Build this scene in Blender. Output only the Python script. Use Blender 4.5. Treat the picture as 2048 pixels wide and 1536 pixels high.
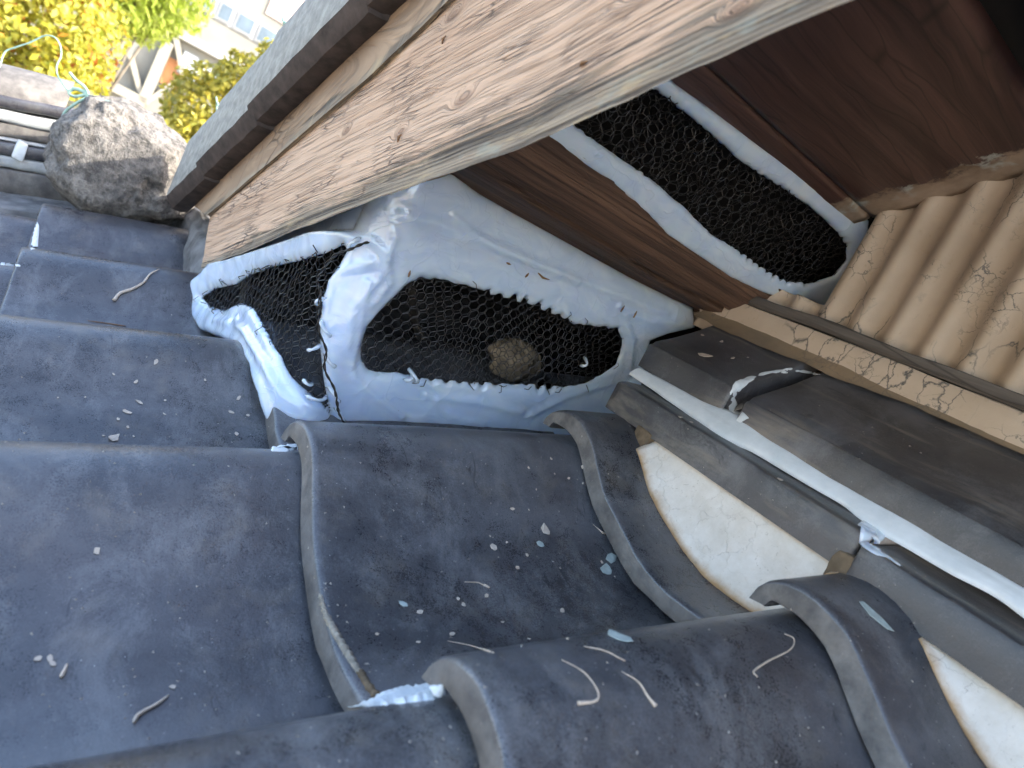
import bpy, bmesh, math, random
import numpy as np
from mathutils import Vector, Matrix
from mathutils.bvhtree import BVHTree

for _o in list(bpy.data.objects): bpy.data.objects.remove(_o)
SC = bpy.context.scene
COL = SC.collection
random.seed(7); RNG = np.random.default_rng(7)

# ------------------------------------------------------------------ camera
# measured from the photograph: focal length 1445 px of a 2048 px wide frame, vanishing points of the wall line and of
# the lines square to the wall.  World: x away along the wall, y out of the wall (down the roof), z up, metres.
FPX = 1445.0
_c = np.array([1024., 768.]); _vx = np.array([150., 80.]); _v = np.array([1806., 682.])
_k = -FPX * FPX / (_v @ (_vx - _c))
_ex = np.array([*(_vx - _c), FPX]); _ex /= np.linalg.norm(_ex)
_ey = -np.array([*(_v * _k), FPX]); _ey /= np.linalg.norm(_ey)
_ez = np.cross(_ex, _ey)
MW = np.array([_ex, _ey, _ez])
cam_d = bpy.data.cameras.new('camera'); cam = bpy.data.objects.new('camera', cam_d); COL.objects.link(cam)
cam_d.sensor_width = 36; cam_d.lens = 36 * FPX / 2048; cam_d.clip_start = 0.01; cam_d.clip_end = 4000
_r, _u, _b = MW[:, 0], -MW[:, 1], -MW[:, 2]
cam.matrix_world = Matrix(((_r[0], _u[0], _b[0], 0), (_r[1], _u[1], _b[1], 0), (_r[2], _u[2], _b[2], 0), (0, 0, 0, 1)))
cam_d.dof.use_dof = True; cam_d.dof.focus_distance = 0.64; cam_d.dof.aperture_fstop = 10
SC.camera = cam

# ------------------------------------------------------------------ sky, sun, exposure
SUN_TO = Vector((-0.42, -0.62, 0.62)).normalized()          # direction towards the sun
W = bpy.data.worlds.new('World'); SC.world = W; W.use_nodes = True
_nt = W.node_tree; _sky = _nt.nodes.new('ShaderNodeTexSky'); _sky.sky_type = 'NISHITA'; _sky.sun_disc = False
_sky.sun_elevation = math.asin(SUN_TO.z); _sky.sun_rotation = math.atan2(SUN_TO.x, SUN_TO.y)
_sky.air_density = 1.0; _sky.dust_density = 3.0
_bg = _nt.nodes['Background']; _bg.inputs['Strength'].default_value = 0.15
_nt.links.new(_sky.outputs[0], _bg.inputs['Color'])
_sl = bpy.data.lights.new('sun', 'SUN'); _sl.energy = 2.4; _sl.angle = math.radians(0.5); _sl.color = (1.0, 0.93, 0.82)
sun = bpy.data.objects.new('sun', _sl); COL.objects.link(sun); sun.rotation_euler = SUN_TO.to_track_quat('Z', 'Y').to_euler()
SC.view_settings.view_transform = 'Standard'; SC.view_settings.look = 'None'; SC.view_settings.gamma = 1
SC.view_settings.exposure = 2.45
SC.cycles.use_denoising = True
SC.cycles.max_bounces = 5; SC.cycles.diffuse_bounces = 3; SC.cycles.glossy_bounces = 2; SC.cycles.use_adaptive_sampling = True; SC.cycles.adaptive_threshold = .03

# ------------------------------------------------------------------ pixel helpers (photograph pixel -> point on a known plane)
def ray(u, v): return MW @ np.array([(u - 1024.) / FPX, (v - 768.) / FPX, 1.])
def onX(u, v, x): r = ray(u, v); return r * (x / r[0])
def onY(u, v, y): r = ray(u, v); return r * (y / r[1])
def onPl(u, v, p0, n): r = ray(u, v); n = np.asarray(n); return r * ((n @ np.asarray(p0)) / (n @ r))
def at(u, v, d): return ray(u, v) * d

# ------------------------------------------------------------------ numpy noise
def _h(ix, iy, iz, s):
    n = (ix * 374761393 + iy * 668265263 + iz * 2147483647 + s * 974634777) & 0xffffffff
    n = ((n ^ (n >> 13)) * 1274126177) & 0xffffffff
    return ((n ^ (n >> 16)) & 0xffff) / 65535.0
def vnoise(p, seed=0):
    p = np.asarray(p, float); i = np.floor(p).astype(np.int64); f = p - i; f = f * f * (3 - 2 * f); r = 0
    for dx in (0, 1):
        for dy in (0, 1):
            for dz in (0, 1):
                w = (f[:, 0] if dx else 1 - f[:, 0]) * (f[:, 1] if dy else 1 - f[:, 1]) * (f[:, 2] if dz else 1 - f[:, 2])
                r = r + w * _h(i[:, 0] + dx, i[:, 1] + dy, i[:, 2] + dz, seed)
    return r * 2 - 1
def fbm(p, oct=4, seed=0):
    p = np.asarray(p, float); r = 0; a = 1; t = 0
    for o in range(oct): r = r + a * vnoise(p * 2 ** o, seed + o); t += a; a *= .5
    return r / t

# ------------------------------------------------------------------ materials
class NB:
    def __init__(s, name):
        s.m = bpy.data.materials.new(name); s.m.use_nodes = True; s.nt = s.m.node_tree
        s.b = s.nt.nodes['Principled BSDF']; s.out = s.nt.nodes['Material Output']
    def n(s, t, **kw):
        x = s.nt.nodes.new(t)
        for k, v in kw.items(): setattr(x, k, v)
        return x
    def lk(s, a, b): s.nt.links.new(a, b)
    def put(s, sock, val):
        if isinstance(val, bpy.types.NodeSocket): s.lk(val, sock)
        else: sock.default_value = val
    def pos(s): return s.n('ShaderNodeNewGeometry').outputs['Position']
    def obj(s): return s.n('ShaderNodeTexCoord').outputs['Object']
    def uv(s): return s.n('ShaderNodeTexCoord').outputs['UV']
    def attr(s, nm): return s.n('ShaderNodeAttribute', attribute_name=nm).outputs['Fac']
    def map(s, vec, scale=(1, 1, 1), loc=(0, 0, 0), rot=(0, 0, 0)):
        x = s.n('ShaderNodeMapping'); s.lk(vec, x.inputs['Vector'])
        x.inputs['Scale'].default_value = scale; x.inputs['Location'].default_value = loc; x.inputs['Rotation'].default_value = rot
        return x.outputs[0]
    def noise(s, vec, scale, detail=4, rough=.55, dist=0, color=False):
        x = s.n('ShaderNodeTexNoise'); s.lk(vec, x.inputs['Vector']); x.inputs['Scale'].default_value = scale
        x.inputs['Detail'].default_value = detail; x.inputs['Roughness'].default_value = rough; x.inputs['Distortion'].default_value = dist
        return x.outputs['Color' if color else 'Fac']
    def voro(s, vec, scale, feature='F1', rnd=1.0):
        x = s.n('ShaderNodeTexVoronoi', feature=feature); s.lk(vec, x.inputs['Vector']); x.inputs['Scale'].default_value = scale
        x.inputs['Randomness'].default_value = rnd
        return x.outputs['Distance']
    def ramp(s, fac, stops, interp='LINEAR'):
        x = s.n('ShaderNodeValToRGB'); x.color_ramp.interpolation = interp; s.lk(fac, x.inputs[0])
        e = x.color_ramp.elements
        while len(e) < len(stops): e.new(0.5)
        for i, (p, c) in enumerate(stops):
            e[i].position = p; e[i].color = (c, c, c, 1) if isinstance(c, (int, float)) else (*c, 1)
        return x.outputs[0]
    def math(s, op, a, b=0.0, clamp=False):
        x = s.n('ShaderNodeMath', operation=op, use_clamp=clamp); s.put(x.inputs[0], a); s.put(x.inputs[1], b); return x.outputs[0]
    def mix(s, fac, a, b, mode='MIX'):
        x = s.n('ShaderNodeMix', data_type='RGBA', blend_type=mode); s.put(x.inputs[0], fac)
        for i, c in ((6, a), (7, b)):
            s.put(x.inputs[i], c if isinstance(c, bpy.types.NodeSocket) else (*c, 1))
        return x.outputs[2]
    def vadd(s, a, b, scale=1.0):
        x = s.n('ShaderNodeVectorMath', operation='MULTIPLY_ADD'); s.lk(b, x.inputs[0]); x.inputs[1].default_value = (scale,) * 3; s.lk(a, x.inputs[2])
        return x.outputs[0]
    def bump(s, h, strength=.4, dist=.001, prev=None):
        x = s.n('ShaderNodeBump'); s.lk(h, x.inputs['Height']); x.inputs['Strength'].default_value = strength; x.inputs['Distance'].default_value = dist
        if prev: s.lk(prev, x.inputs['Normal'])
        return x.outputs[0]
    def fin(s, col=None, rough=None, normal=None, **kw):
        if col is not None: s.put(s.b.inputs['Base Color'], col if isinstance(col, bpy.types.NodeSocket) else (*col, 1))
        if rough is not None: s.put(s.b.inputs['Roughness'], rough)
        if normal is not None: s.lk(normal, s.b.inputs['Normal'])
        for k, v in kw.items(): s.put(s.b.inputs[k.replace('_', ' ')], v)
        return s.m
    def sep(s, vec):
        x = s.n('ShaderNodeSeparateXYZ'); s.lk(vec, x.inputs[0]); return x.outputs

def mat_tile(name, dark=(.020, .020, .022), light=(.122, .122, .128), warm=0.0, dust=.55, rough=(.22, .45), streak=(5, 5, 5), streak_amt=.2):
    k = NB(name); p = k.pos()
    n1 = k.noise(p, 8, 4, .62, .4); n2 = k.noise(p, 75, 4, .75); n3 = k.noise(p, 900, 2, .7)
    f = k.math('ADD', k.math('MULTIPLY', n1, .42), k.math('ADD', k.math('MULTIPLY', n2, .34), k.math('MULTIPLY', n3, .30)))
    base = k.mix(k.ramp(f, [(.43, 0), (.64, 1)]), dark, light)
    rnd = k.n('ShaderNodeObjectInfo').outputs['Random']
    base = k.mix(k.math('MULTIPLY', rnd, .42), base, (.082, .082, .092))
    bl = k.ramp(k.noise(k.map(p, (1, 1, 1), (3.1, 1.7, .4)), 6, 4, .65), [(.50, 0), (.64, 1)])
    base = k.mix(k.math('MULTIPLY', bl, .42 + warm), base, (.060, .050, .054))
    bd = k.noise(k.map(p, (9, 1.6, 9), (2.3, .7, 5)), 1, 3, .6, .5)          # broad rain bands down the slope
    base = k.mix(k.ramp(bd, [(.40, .55), (.52, 0)]), base, (.030, .031, .036)); base = k.mix(k.ramp(bd, [(.54, 0), (.68, .4)]), base, (.17, .17, .18))
    d1 = k.ramp(k.math('ADD', k.math('MULTIPLY', k.noise(k.map(p, (1, 1.5, 1)), 13, 5, .78, .5), .8), k.math('MULTIPLY', n3, .2)), [(.50, 0), (.68, 1)])
    base = k.mix(k.math('MULTIPLY', d1, dust), base, (.235, .235, .235))
    st = k.ramp(k.noise(k.map(p, streak), 6, 4, .65, .3), [(.54, 0), (.72, 1)])
    base = k.mix(k.math('MULTIPLY', st, streak_amt), base, (.30, .255, .19))
    sc = k.ramp(k.noise(k.map(p, (1, 3.0, 1), (1, 9, 2)), 22, 4, .75, 1.2), [(.63, 0), (.70, 1)])
    base = k.mix(k.math('MULTIPLY', sc, .6), base, (.016, .016, .018))
    sp = k.ramp(k.voro(p, 190), [(.05, 1), (.085, 0)]); spm = k.ramp(n1, [(.48, 0), (.6, 1)])
    base = k.mix(k.math('MULTIPLY', k.math('MULTIPLY', sp, spm), .8), base, (.48, .48, .45))
    r = k.ramp(f, [(.42, rough[0]), (.66, rough[1])])
    b = k.bump(k.math('ADD', k.math('MULTIPLY', n3, .3), n2), .42, .0012)
    return k.fin(base, r, b, Specular_IOR_Level=.7, Coat_Weight=.18, Coat_Roughness=.38)
def mat_edge():
    k = NB('tile_edge_clay'); p = k.pos(); n = k.noise(p, 45, 7, .65)
    c = k.mix(k.ramp(n, [(.35, 0), (.7, 1)]), (.09, .083, .077), (.235, .215, .19))
    s = k.ramp(k.noise(p, 14, 5, .6), [(.5, 0), (.7, 1)]); c = k.mix(k.math('MULTIPLY', s, .5), c, (.075, .07, .07))
    return k.fin(c, .8, k.bump(k.noise(p, 260, 5, .7), .5, .0012))
def mat_silicone():
    k = NB('milky_silicone'); p = k.pos()
    wv = k.vadd(p, k.noise(p, 12, 2, .5, 0, True), .07)
    s1 = k.noise(k.map(wv, (1, 1, 2.0)), 34, 2, .5, .6)
    ridge = k.ramp(k.noise(k.map(wv, (1.3, 1.3, 1)), 13, 1, .4, 1.0), [(.465, 0), (.5, 1), (.535, 0)], 'EASE')
    c = k.mix(k.ramp(s1, [(.35, 0), (.7, 1)]), (.57, .68, .86), (.69, .78, .92))
    dirt = k.ramp(k.voro(p, 95), [(.03, 1), (.05, 0)]); dm = k.ramp(k.noise(p, 11, 2), [(.6, 0), (.66, 1)])
    c = k.mix(k.math('MULTIPLY', k.math('MULTIPLY', dirt, dm), .7), c, (.16, .13, .10))
    rd2 = k.ramp(k.noise(k.map(wv, (1, 1, 1.6), (4, 2, 1)), 26, 1, .4, 1.4), [(.47, 0), (.5, 1), (.53, 0)], 'EASE'); rm = k.ramp(k.noise(p, 9, 1), [(.46, 0), (.58, 1)])
    hgt = k.math('ADD', k.math('MULTIPLY', s1, .32), k.math('ADD', k.math('MULTIPLY', ridge, .09), k.math('MULTIPLY', k.math('MULTIPLY', rd2, rm), .12)))
    return k.fin(c, .09, k.bump(hgt, .5, .005), Subsurface_Weight=.75, Subsurface_Radius=(.010, .013, .018), Subsurface_Scale=.8, Coat_Weight=1.0, Coat_Roughness=.04, Specular_IOR_Level=.6)
def mat_sealant():
    k = NB('pale_sealant'); p = k.pos(); n = k.noise(p, 60, 5, .6)
    c = k.mix(k.ramp(n, [(.35, 0), (.7, 1)]), (.68, .72, .72), (.82, .85, .85))
    sp = k.ramp(k.voro(p, 260), [(.03, 1), (.055, 0)]); c = k.mix(k.math('MULTIPLY', sp, .5), c, (.18, .17, .15))
    d = k.ramp(k.noise(k.map(p, (1, 8, 8)), 9, 5, .6), [(.58, 0), (.75, 1)]); c = k.mix(k.math('MULTIPLY', d, .3), c, (.35, .36, .34))
    return k.fin(c, .5, k.bump(n, .4, .0012), Subsurface_Weight=.15, Subsurface_Radius=(.004, .004, .004), Subsurface_Scale=.5)
def mat_plaster():
    k = NB('lime_plaster'); p = k.pos(); n = k.noise(p, 40, 5, .7)
    c = k.mix(k.ramp(n, [(.3, 0), (.75, 1)]), (.68, .61, .51), (.88, .82, .74))
    e = k.math('ADD', k.attr('edge'), k.math('MULTIPLY', k.math('SUBTRACT', k.noise(p, 55, 6, .7), .5), .9))
    c = k.mix(k.ramp(e, [(.35, 0), (.95, .9)]), c, (.46, .27, .11))
    cr = k.ramp(k.voro(k.vadd(p, k.noise(p, 60, 4, .6, 0, True), .02), 42, 'DISTANCE_TO_EDGE'), [(0, 1), (.018, 0)])
    cm = k.ramp(k.noise(p, 18, 3), [(.47, 0), (.6, 1)]); cc = k.math('MULTIPLY', cr, cm)
    c = k.mix(k.math('MULTIPLY', cc, .14), c, (.28, .21, .14))
    hair = k.ramp(k.noise(k.map(p, (1, 1, 1)), 170, 3, .6, 2.5), [(.66, 0), (.7, 1)]); c = k.mix(k.math('MULTIPLY', hair, .4), c, (.36, .29, .2))
    b = k.bump(k.math('SUBTRACT', n, k.math('MULTIPLY', cc, .3)), .6, .0016)
    return k.fin(c, .85, b)
def wood_base(k, vec, fine=1.0):
    w = k.vadd(vec, k.noise(k.map(vec, (2.5, 9, 1)), 2.2, 3, .5, 0, True), .012)
    g1 = k.noise(k.map(w, (5, 150 * fine, 1)), 1, 5, .6); g2 = k.noise(k.map(w, (16, 520 * fine, 1)), 1, 4, .6)
    return w, g1, g2
def mat_board(name='flaking_salmon_paint', pa=(.54, .345, .215), pb=(.68, .465, .31), knots=True, wear0=0.0, stain_amt=.6, stain_lo=.72):
    k = NB(name); uv = k.uv(); ac = k.attr('across')
    w = k.vadd(uv, k.noise(k.map(uv, (2.2, 7, 1)), 2.0, 2, .5, 0, True), .0035); kn = None
    if knots:
        for (a, t, r) in KNOTS:                         # knots bend the grain
            d = k.n('ShaderNodeVectorMath', operation='DISTANCE'); mm = k.map(uv, (.42, 1, 1)); k.lk(mm, d.inputs[0]); d.inputs[1].default_value = (a * .42, t, 0)
            q = k.ramp(k.math('DIVIDE', d.outputs['Value'], r), [(.0, 1), (1, 0)], 'EASE'); kn = q if kn is None else k.math('MAXIMUM', kn, q)
        wv = k.n('ShaderNodeCombineXYZ'); sx = k.sep(w); k.lk(sx[0], wv.inputs[0]); k.lk(k.math('ADD', sx[1], k.math('MULTIPLY', kn, .012)), wv.inputs[1]); w = wv.outputs[0]
    g1 = k.noise(k.map(w, (3.4, 400, 1)), 1, 3, .65); g2 = k.noise(k.map(w, (14, 1000, 1)), 1, 2, .6); g0 = k.noise(k.map(w, (2.5, 70, 1)), 1, 3, .6)
    gg = k.math('ADD', k.math('MULTIPLY', g1, .6), k.math('MULTIPLY', g2, .4))
    lines = k.ramp(gg, [(.40, 1), (.475, 0)])
    wn = k.noise(k.map(uv, (7, 34, 1)), 1, 5, .68)
    wear = k.math('ADD', k.math('MULTIPLY', k.math('SUBTRACT', wn, .5), 1.0), k.ramp(ac, [(0, .85), (.09, .58), (.2, .26), (.36, .04), (.85, .0), (1, .15)]))
    wear = k.math('ADD', k.math('ADD', wear, wear0), k.math('MULTIPLY', k.math('SUBTRACT', gg, .5), -1.6))
    bare = k.ramp(wear, [(.40, 0), (.56, 1)])
    paint = k.mix(k.ramp(g0, [(.36, 0), (.64, 1)]), pa, pb)
    paint = k.mix(k.ramp(g2, [(.54, 0), (.68, .45)]), paint, tuple(min(1, x * 1.18) for x in pb))
    paint = k.mix(k.math('MULTIPLY', lines, .45), paint, tuple(x * .34 for x in pa))
    wood = k.mix(k.ramp(g1, [(.34, 0), (.66, 1)]), (.065, .048, .033), (.42, .33, .225))
    tan = k.ramp(k.noise(k.map(uv, (16, 90, 1)), 1, 4, .7), [(.54, 0), (.64, 1)]); wood = k.mix(k.math('MULTIPLY', tan, .7), wood, (.46, .34, .19))
    lich = k.ramp(k.noise(k.map(uv, (22, 60, 1), (3, 1, 0)), 1, 4, .7), [(.58, 0), (.68, 1)]); wood = k.mix(k.math('MULTIPLY', lich, .6), wood, (.30, .31, .25))
    c = k.mix(bare, paint, wood)
    cr = k.ramp(k.voro(k.map(w, (24, 330, 1)), 1, 'DISTANCE_TO_EDGE'), [(0, 1), (.09, 0)])
    cm = k.ramp(k.noise(k.map(uv, (9, 24, 1)), 1, 3, .6), [(.50, 0), (.62, 1)]); cc = k.math('MAXIMUM', k.math('MULTIPLY', cr, cm), k.math('MULTIPLY', lines, .55))
    c = k.mix(k.math('MULTIPLY', k.math('MULTIPLY', cr, cm), .8), c, (.055, .038, .027))
    if knots: c = k.mix(k.ramp(kn, [(.4, 0), (.85, .5)]), c, (.22, .115, .065))
    stain = k.ramp(k.math('ADD', ac, k.math('MULTIPLY', k.math('SUBTRACT', k.noise(k.map(uv, (7, 14, 1)), 1, 4, .6), .5), .55)), [(stain_lo, 0), (stain_lo + .22, 1)])
    c = k.mix(k.math('MULTIPLY', stain, stain_amt), c, (.17, .105, .062))
    hgt = k.math('SUBTRACT', k.math('MULTIPLY', gg, .8), k.math('ADD', k.math('MULTIPLY', cc, .8), k.math('MULTIPLY', bare, .25)))
    return k.fin(c, .78, k.bump(hgt, .8, .0026))
def mat_wood(name, dark, light, rough=.5, sc=1.0, bump=.5, warp=.012, paint_y=None, coat=0.0, patch=None):
    k = NB(name); uv = k.uv()
    w = k.vadd(uv, k.noise(k.map(uv, (3, 8, 1)), 2.0, 3, .5, 0, True), warp)
    g1 = k.noise(k.map(w, (4, 90 * sc, 1)), 1, 5, .6); g2 = k.noise(k.map(w, (14, 420 * sc, 1)), 1, 4, .6)
    g0 = k.noise(k.map(w, (2, 26 * sc, 1)), 1, 4, .6)
    gg = k.math('ADD', k.math('MULTIPLY', g0, .45), k.math('ADD', k.math('MULTIPLY', g1, .35), k.math('MULTIPLY', g2, .2)))
    c = k.mix(k.ramp(gg, [(.36, 0), (.66, 1)]), dark, light)
    if patch:
        pm = k.ramp(k.noise(k.map(uv, (9, 22, 1)), 1.2, 6, .66), [(.55, 0), (.68, 1)]); c = k.mix(k.math('MULTIPLY', pm, .75), c, patch)
    cr = k.ramp(k.voro(k.map(w, (4, 46, 1)), 1, 'DISTANCE_TO_EDGE'), [(0, 1), (.022, 0)])
    c = k.mix(k.math('MULTIPLY', cr, .6), c, (.008, .006, .005))
    r = rough
    if paint_y is not None:
        py = k.math('SUBTRACT', k.sep(k.pos())[1], paint_y)
        e = k.math('ADD', py, k.math('MULTIPLY', k.math('SUBTRACT', k.noise(k.pos(), 26, 7, .7), .5), -.075))
        pm = k.ramp(e, [(.030, 1), (.034, 0)])
        pc = k.mix(k.ramp(k.noise(k.pos(), 30, 5, .6), [(.35, 0), (.7, 1)]), (.22, .155, .10), (.42, .31, .22))
        sp = k.ramp(e, [(.018, 0), (.026, 1)]); gm = k.ramp(k.noise(k.pos(), 22, 3), [(.55, 0), (.6, 1)])
        pc = k.mix(k.math('MULTIPLY', sp, gm), pc, (.42, .43, .38))
        c = k.mix(pm, c, pc); r = k.math('ADD', k.math('MULTIPLY', pm, .4), rough)
    b = k.bump(gg, bump, .0022); b = k.bump(cr, -bump, .002, b)
    return k.fin(c, r, b, Coat_Weight=coat, Coat_Roughness=.25)
def mat_paint(name, a=(.52, .405, .285), bcol=(.63, .505, .375), crack=1.0, under=(.06, .058, .055)):
    k = NB(name); p = k.pos(); n = k.noise(p, 14, 6, .6)
    c = k.mix(k.ramp(n, [(.35, 0), (.7, 1)]), a, bcol)
    c = k.mix(k.ramp(k.noise(p, 130, 4, .6), [(.62, 0), (.8, .5)]), c, (.40, .26, .14))
    w = k.vadd(p, k.noise(p, 48, 5, .65, 0, True), .018)
    m1 = k.ramp(k.noise(k.map(p, (1, 1, .8), (2, 5, 1)), 17, 4, .6), [(.52, 0), (.62, 1)])
    v1 = k.ramp(k.voro(w, 62, 'DISTANCE_TO_EDGE'), [(0, 1), (.036, 0)]); v2 = k.ramp(k.voro(w, 165, 'DISTANCE_TO_EDGE'), [(0, 1), (.05, 0)])
    m2 = k.ramp(k.noise(k.map(p, (1, 1, 1), (7, 1, 3)), 20, 4, .6), [(.57, 0), (.68, 1)])
    v0 = k.ramp(k.voro(k.map(w, (1.6, 1, .45)), 34, 'DISTANCE_TO_EDGE'), [(0, 1), (.035, 0)]); m0 = k.ramp(k.noise(k.map(p, (1, 1, .7), (4, 2, 9)), 13, 3, .5), [(.5, 0), (.57, 1)])
    cr = k.math('MAXIMUM', k.math('MULTIPLY', v0, m0), k.math('MAXIMUM', k.math('MULTIPLY', v1, m1), k.math('MULTIPLY', v2, m2))); cr = k.math('MULTIPLY', cr, crack)
    fl = k.math('MULTIPLY', k.ramp(k.noise(p, 52, 4, .6, .4), [(.66, 0), (.675, 1)]), m1)
    bare = k.math('MAXIMUM', cr, fl)
    c = k.mix(bare, c, k.mix(k.noise(p, 90, 3), under, tuple(min(1, x * 1.9) for x in under)))
    b = k.bump(bare, -.8, .0016); b = k.bump(k.noise(p, 90, 5, .6), .25, .0012, b); b = k.bump(k.noise(w, 24, 3, .5), .3, .003, b)
    return k.fin(c, .55, b)
def mat_stone():
    k = NB('rough_stone'); p = k.pos(); n = k.noise(p, 62, 5, .8)
    c = k.mix(k.ramp(n, [(.38, 0), (.62, 1)]), (.095, .087, .077), (.34, .31, .27))
    bl = k.ramp(k.noise(p, 11, 5, .65), [(.5, 0), (.66, 1)]); c = k.mix(k.math('MULTIPLY', bl, .5), c, (.075, .07, .068))
    pit = k.ramp(k.voro(p, 75), [(.1, 1), (.32, 0)]); c = k.mix(k.math('MULTIPLY', pit, .5), c, (.04, .04, .04))
    wl = k.ramp(k.noise(k.map(p, (1, 1, 1), (5, 5, 1)), 20, 7, .7), [(.6, 0), (.75, 1)]); c = k.mix(k.math('MULTIPLY', wl, .5), c, (.42, .41, .38))
    return k.fin(c, .9, k.bump(n, 1.0, .012))
def mat_simple(name, col, rough=.6, var=.35, scale=30, bump=.3, **kw):
    k = NB(name); p = k.pos(); n = k.noise(p, scale, 5, .6)
    c = k.mix(k.ramp(n, [(.3, 0), (.72, 1)]), tuple(x * (1 - var) for x in col), tuple(min(1, x * (1 + var)) for x in col))
    return k.fin(c, rough, k.bump(n, bump, .0015), **kw)
def mat_leaf(name, stops, trans=.35):
    k = NB(name); g = k.n('ShaderNodeNewGeometry'); r = g.outputs['Random Per Island']
    c = k.ramp(r, stops)
    k.fin(c, .45, Specular_IOR_Level=.5)
    t = k.n('ShaderNodeBsdfTranslucent'); k.lk(c, t.inputs[0]); mx = k.n('ShaderNodeMixShader'); mx.inputs[0].default_value = trans
    k.lk(k.b.outputs[0], mx.inputs[1]); k.lk(t.outputs[0], mx.inputs[2]); k.lk(mx.outputs[0], k.out.inputs[0])
    return k.m

# ------------------------------------------------------------------ object helpers
def obj(name, verts, faces, mat, parent=None, smooth=True, uvs=None, attrs=None, fmat=None):
    me = bpy.data.meshes.new(name)
    me.from_pydata([tuple(map(float, v)) for v in verts], [], [tuple(int(i) for i in f) for f in faces])
    mats = mat if isinstance(mat, (list, tuple)) else [mat]
    for m in mats: me.materials.append(m)
    if fmat is not None: me.polygons.foreach_set('material_index', list(fmat))
    if smooth: me.polygons.foreach_set('use_smooth', [True] * len(me.polygons))
    if uvs is not None:
        ul = me.uv_layers.new(name='UVMap'); li = np.zeros(len(me.loops), dtype=np.int32); me.loops.foreach_get('vertex_index', li)
        ul.data.foreach_set('uv', np.asarray(uvs, float)[li].ravel())
    if attrs:
        for nm, val in attrs.items():
            a = me.attributes.new(nm, 'FLOAT', 'POINT'); a.data.foreach_set('value', np.asarray(val, float))
    me.update()
    o = bpy.data.objects.new(name, me); COL.objects.link(o)
    if parent is not None: o.parent = parent
    return o
def tag(o, label, cat, group=None, kind=None):
    if label: o['label'] = label
    if cat: o['category'] = cat
    if group: o['group'] = group
    if kind: o['kind'] = kind
    return o
def thing(name, label, cat, group=None, loc=(0, 0, 0)):
    o = bpy.data.objects.new(name, None); COL.objects.link(o); o.empty_display_size = .05; o.location = loc
    return tag(o, label, cat, group)
def grid_faces(nu, nv, off=0, flip=False):
    f = []
    for i in range(nu - 1):
        for j in range(nv - 1):
            a = off + i * nv + j; q = (a, a + 1, a + nv + 1, a + nv)
            f.append(q[::-1] if flip else q)
    return f
def closed_grid(top, bot):
    """solid between two (nu,nv,3) point grids"""
    nu, nv = top.shape[:2]; n = nu * nv
    V = np.concatenate([top.reshape(-1, 3), bot.reshape(-1, 3)]); F = grid_faces(nu, nv) + grid_faces(nu, nv, n, True)
    ring = [i * nv for i in range(nu)] + [(nu - 1) * nv + j for j in range(1, nv)] + [i * nv + nv - 1 for i in range(nu - 2, -1, -1)] + [j for j in range(nv - 2, 0, -1)]
    for a, b in zip(ring, ring[1:] + ring[:1]): F.append((a, b, b + n, a + n)[::-1])
    return V, F
def fix_normals(o):
    bm = bmesh.new(); bm.from_mesh(o.data); bmesh.ops.recalc_face_normals(bm, faces=bm.faces); bm.to_mesh(o.data); bm.free(); return o
def sharp(o, ang=.55):
    bm = bmesh.new(); bm.from_mesh(o.data)
    for e in bm.edges:
        if len(e.link_faces) == 2 and e.calc_face_angle(0) > ang: e.smooth = False
    bm.to_mesh(o.data); bm.free(); return o
def tube(pts, rad, sides=6, closed_ends=True):
    pts = [Vector(p) for p in pts]; n = len(pts); rad = [rad] * n if isinstance(rad, (int, float)) else rad
    V, F = [], []; t = (pts[1] - pts[0]).normalized(); ref = Vector((0, 0, 1)) if abs(t.z) < .9 else Vector((1, 0, 0)); nrm = t.cross(ref).normalized()
    for i, p in enumerate(pts):
        t = (pts[min(i + 1, n - 1)] - pts[max(i - 1, 0)]).normalized(); nrm = (nrm - t * nrm.dot(t)).normalized(); b = t.cross(nrm)
        for k in range(sides):
            a = 2 * math.pi * k / sides; V.append(p + (nrm * math.cos(a) + b * math.sin(a)) * rad[i])
    for i in range(n - 1):
        for k in range(sides):
            k2 = (k + 1) % sides; F.append((i * sides + k, i * sides + k2, (i + 1) * sides + k2, (i + 1) * sides + k))
    if closed_ends: F.append(tuple(range(sides))[::-1]); F.append(tuple((n - 1) * sides + k for k in range(sides)))
    return V, F
def smooth_path(pts, n=8):
    P = [np.asarray(p, float) for p in pts]; P = [2 * P[0] - P[1]] + P + [2 * P[-1] - P[-2]]; out = []
    for i in range(1, len(P) - 2):
        for t in np.linspace(0, 1, n, endpoint=False):
            a, b, c, d = P[i - 1:i + 3]; out.append(.5 * ((2 * b) + (-a + c) * t + (2 * a - 5 * b + 4 * c - d) * t * t + (-a + 3 * b - 3 * c + d) * t ** 3))
    return out + [P[-2]]
def box_mesh(lo, hi, bev=.0, seg=2, rough=0.0, sub=0, seed=0):
    bm = bmesh.new(); bmesh.ops.create_cube(bm, size=1)
    for v in bm.verts: v.co = Vector([lo[i] + (v.co[i] + .5) * (hi[i] - lo[i]) for i in range(3)])
    if bev: bmesh.ops.bevel(bm, geom=bm.edges[:], offset=bev, segments=seg, affect='EDGES', profile=.6)
    if sub: bmesh.ops.subdivide_edges(bm, edges=bm.edges[:], cuts=sub, use_grid_fill=True)
    V = np.array([v.co[:] for v in bm.verts]); F = [[v.index for v in f.verts] for f in bm.faces]; bm.free()
    if rough:
        V = V + np.stack([fbm(V * 45, 3, seed + i) for i in range(3)], 1) * rough
    return V, F
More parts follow.
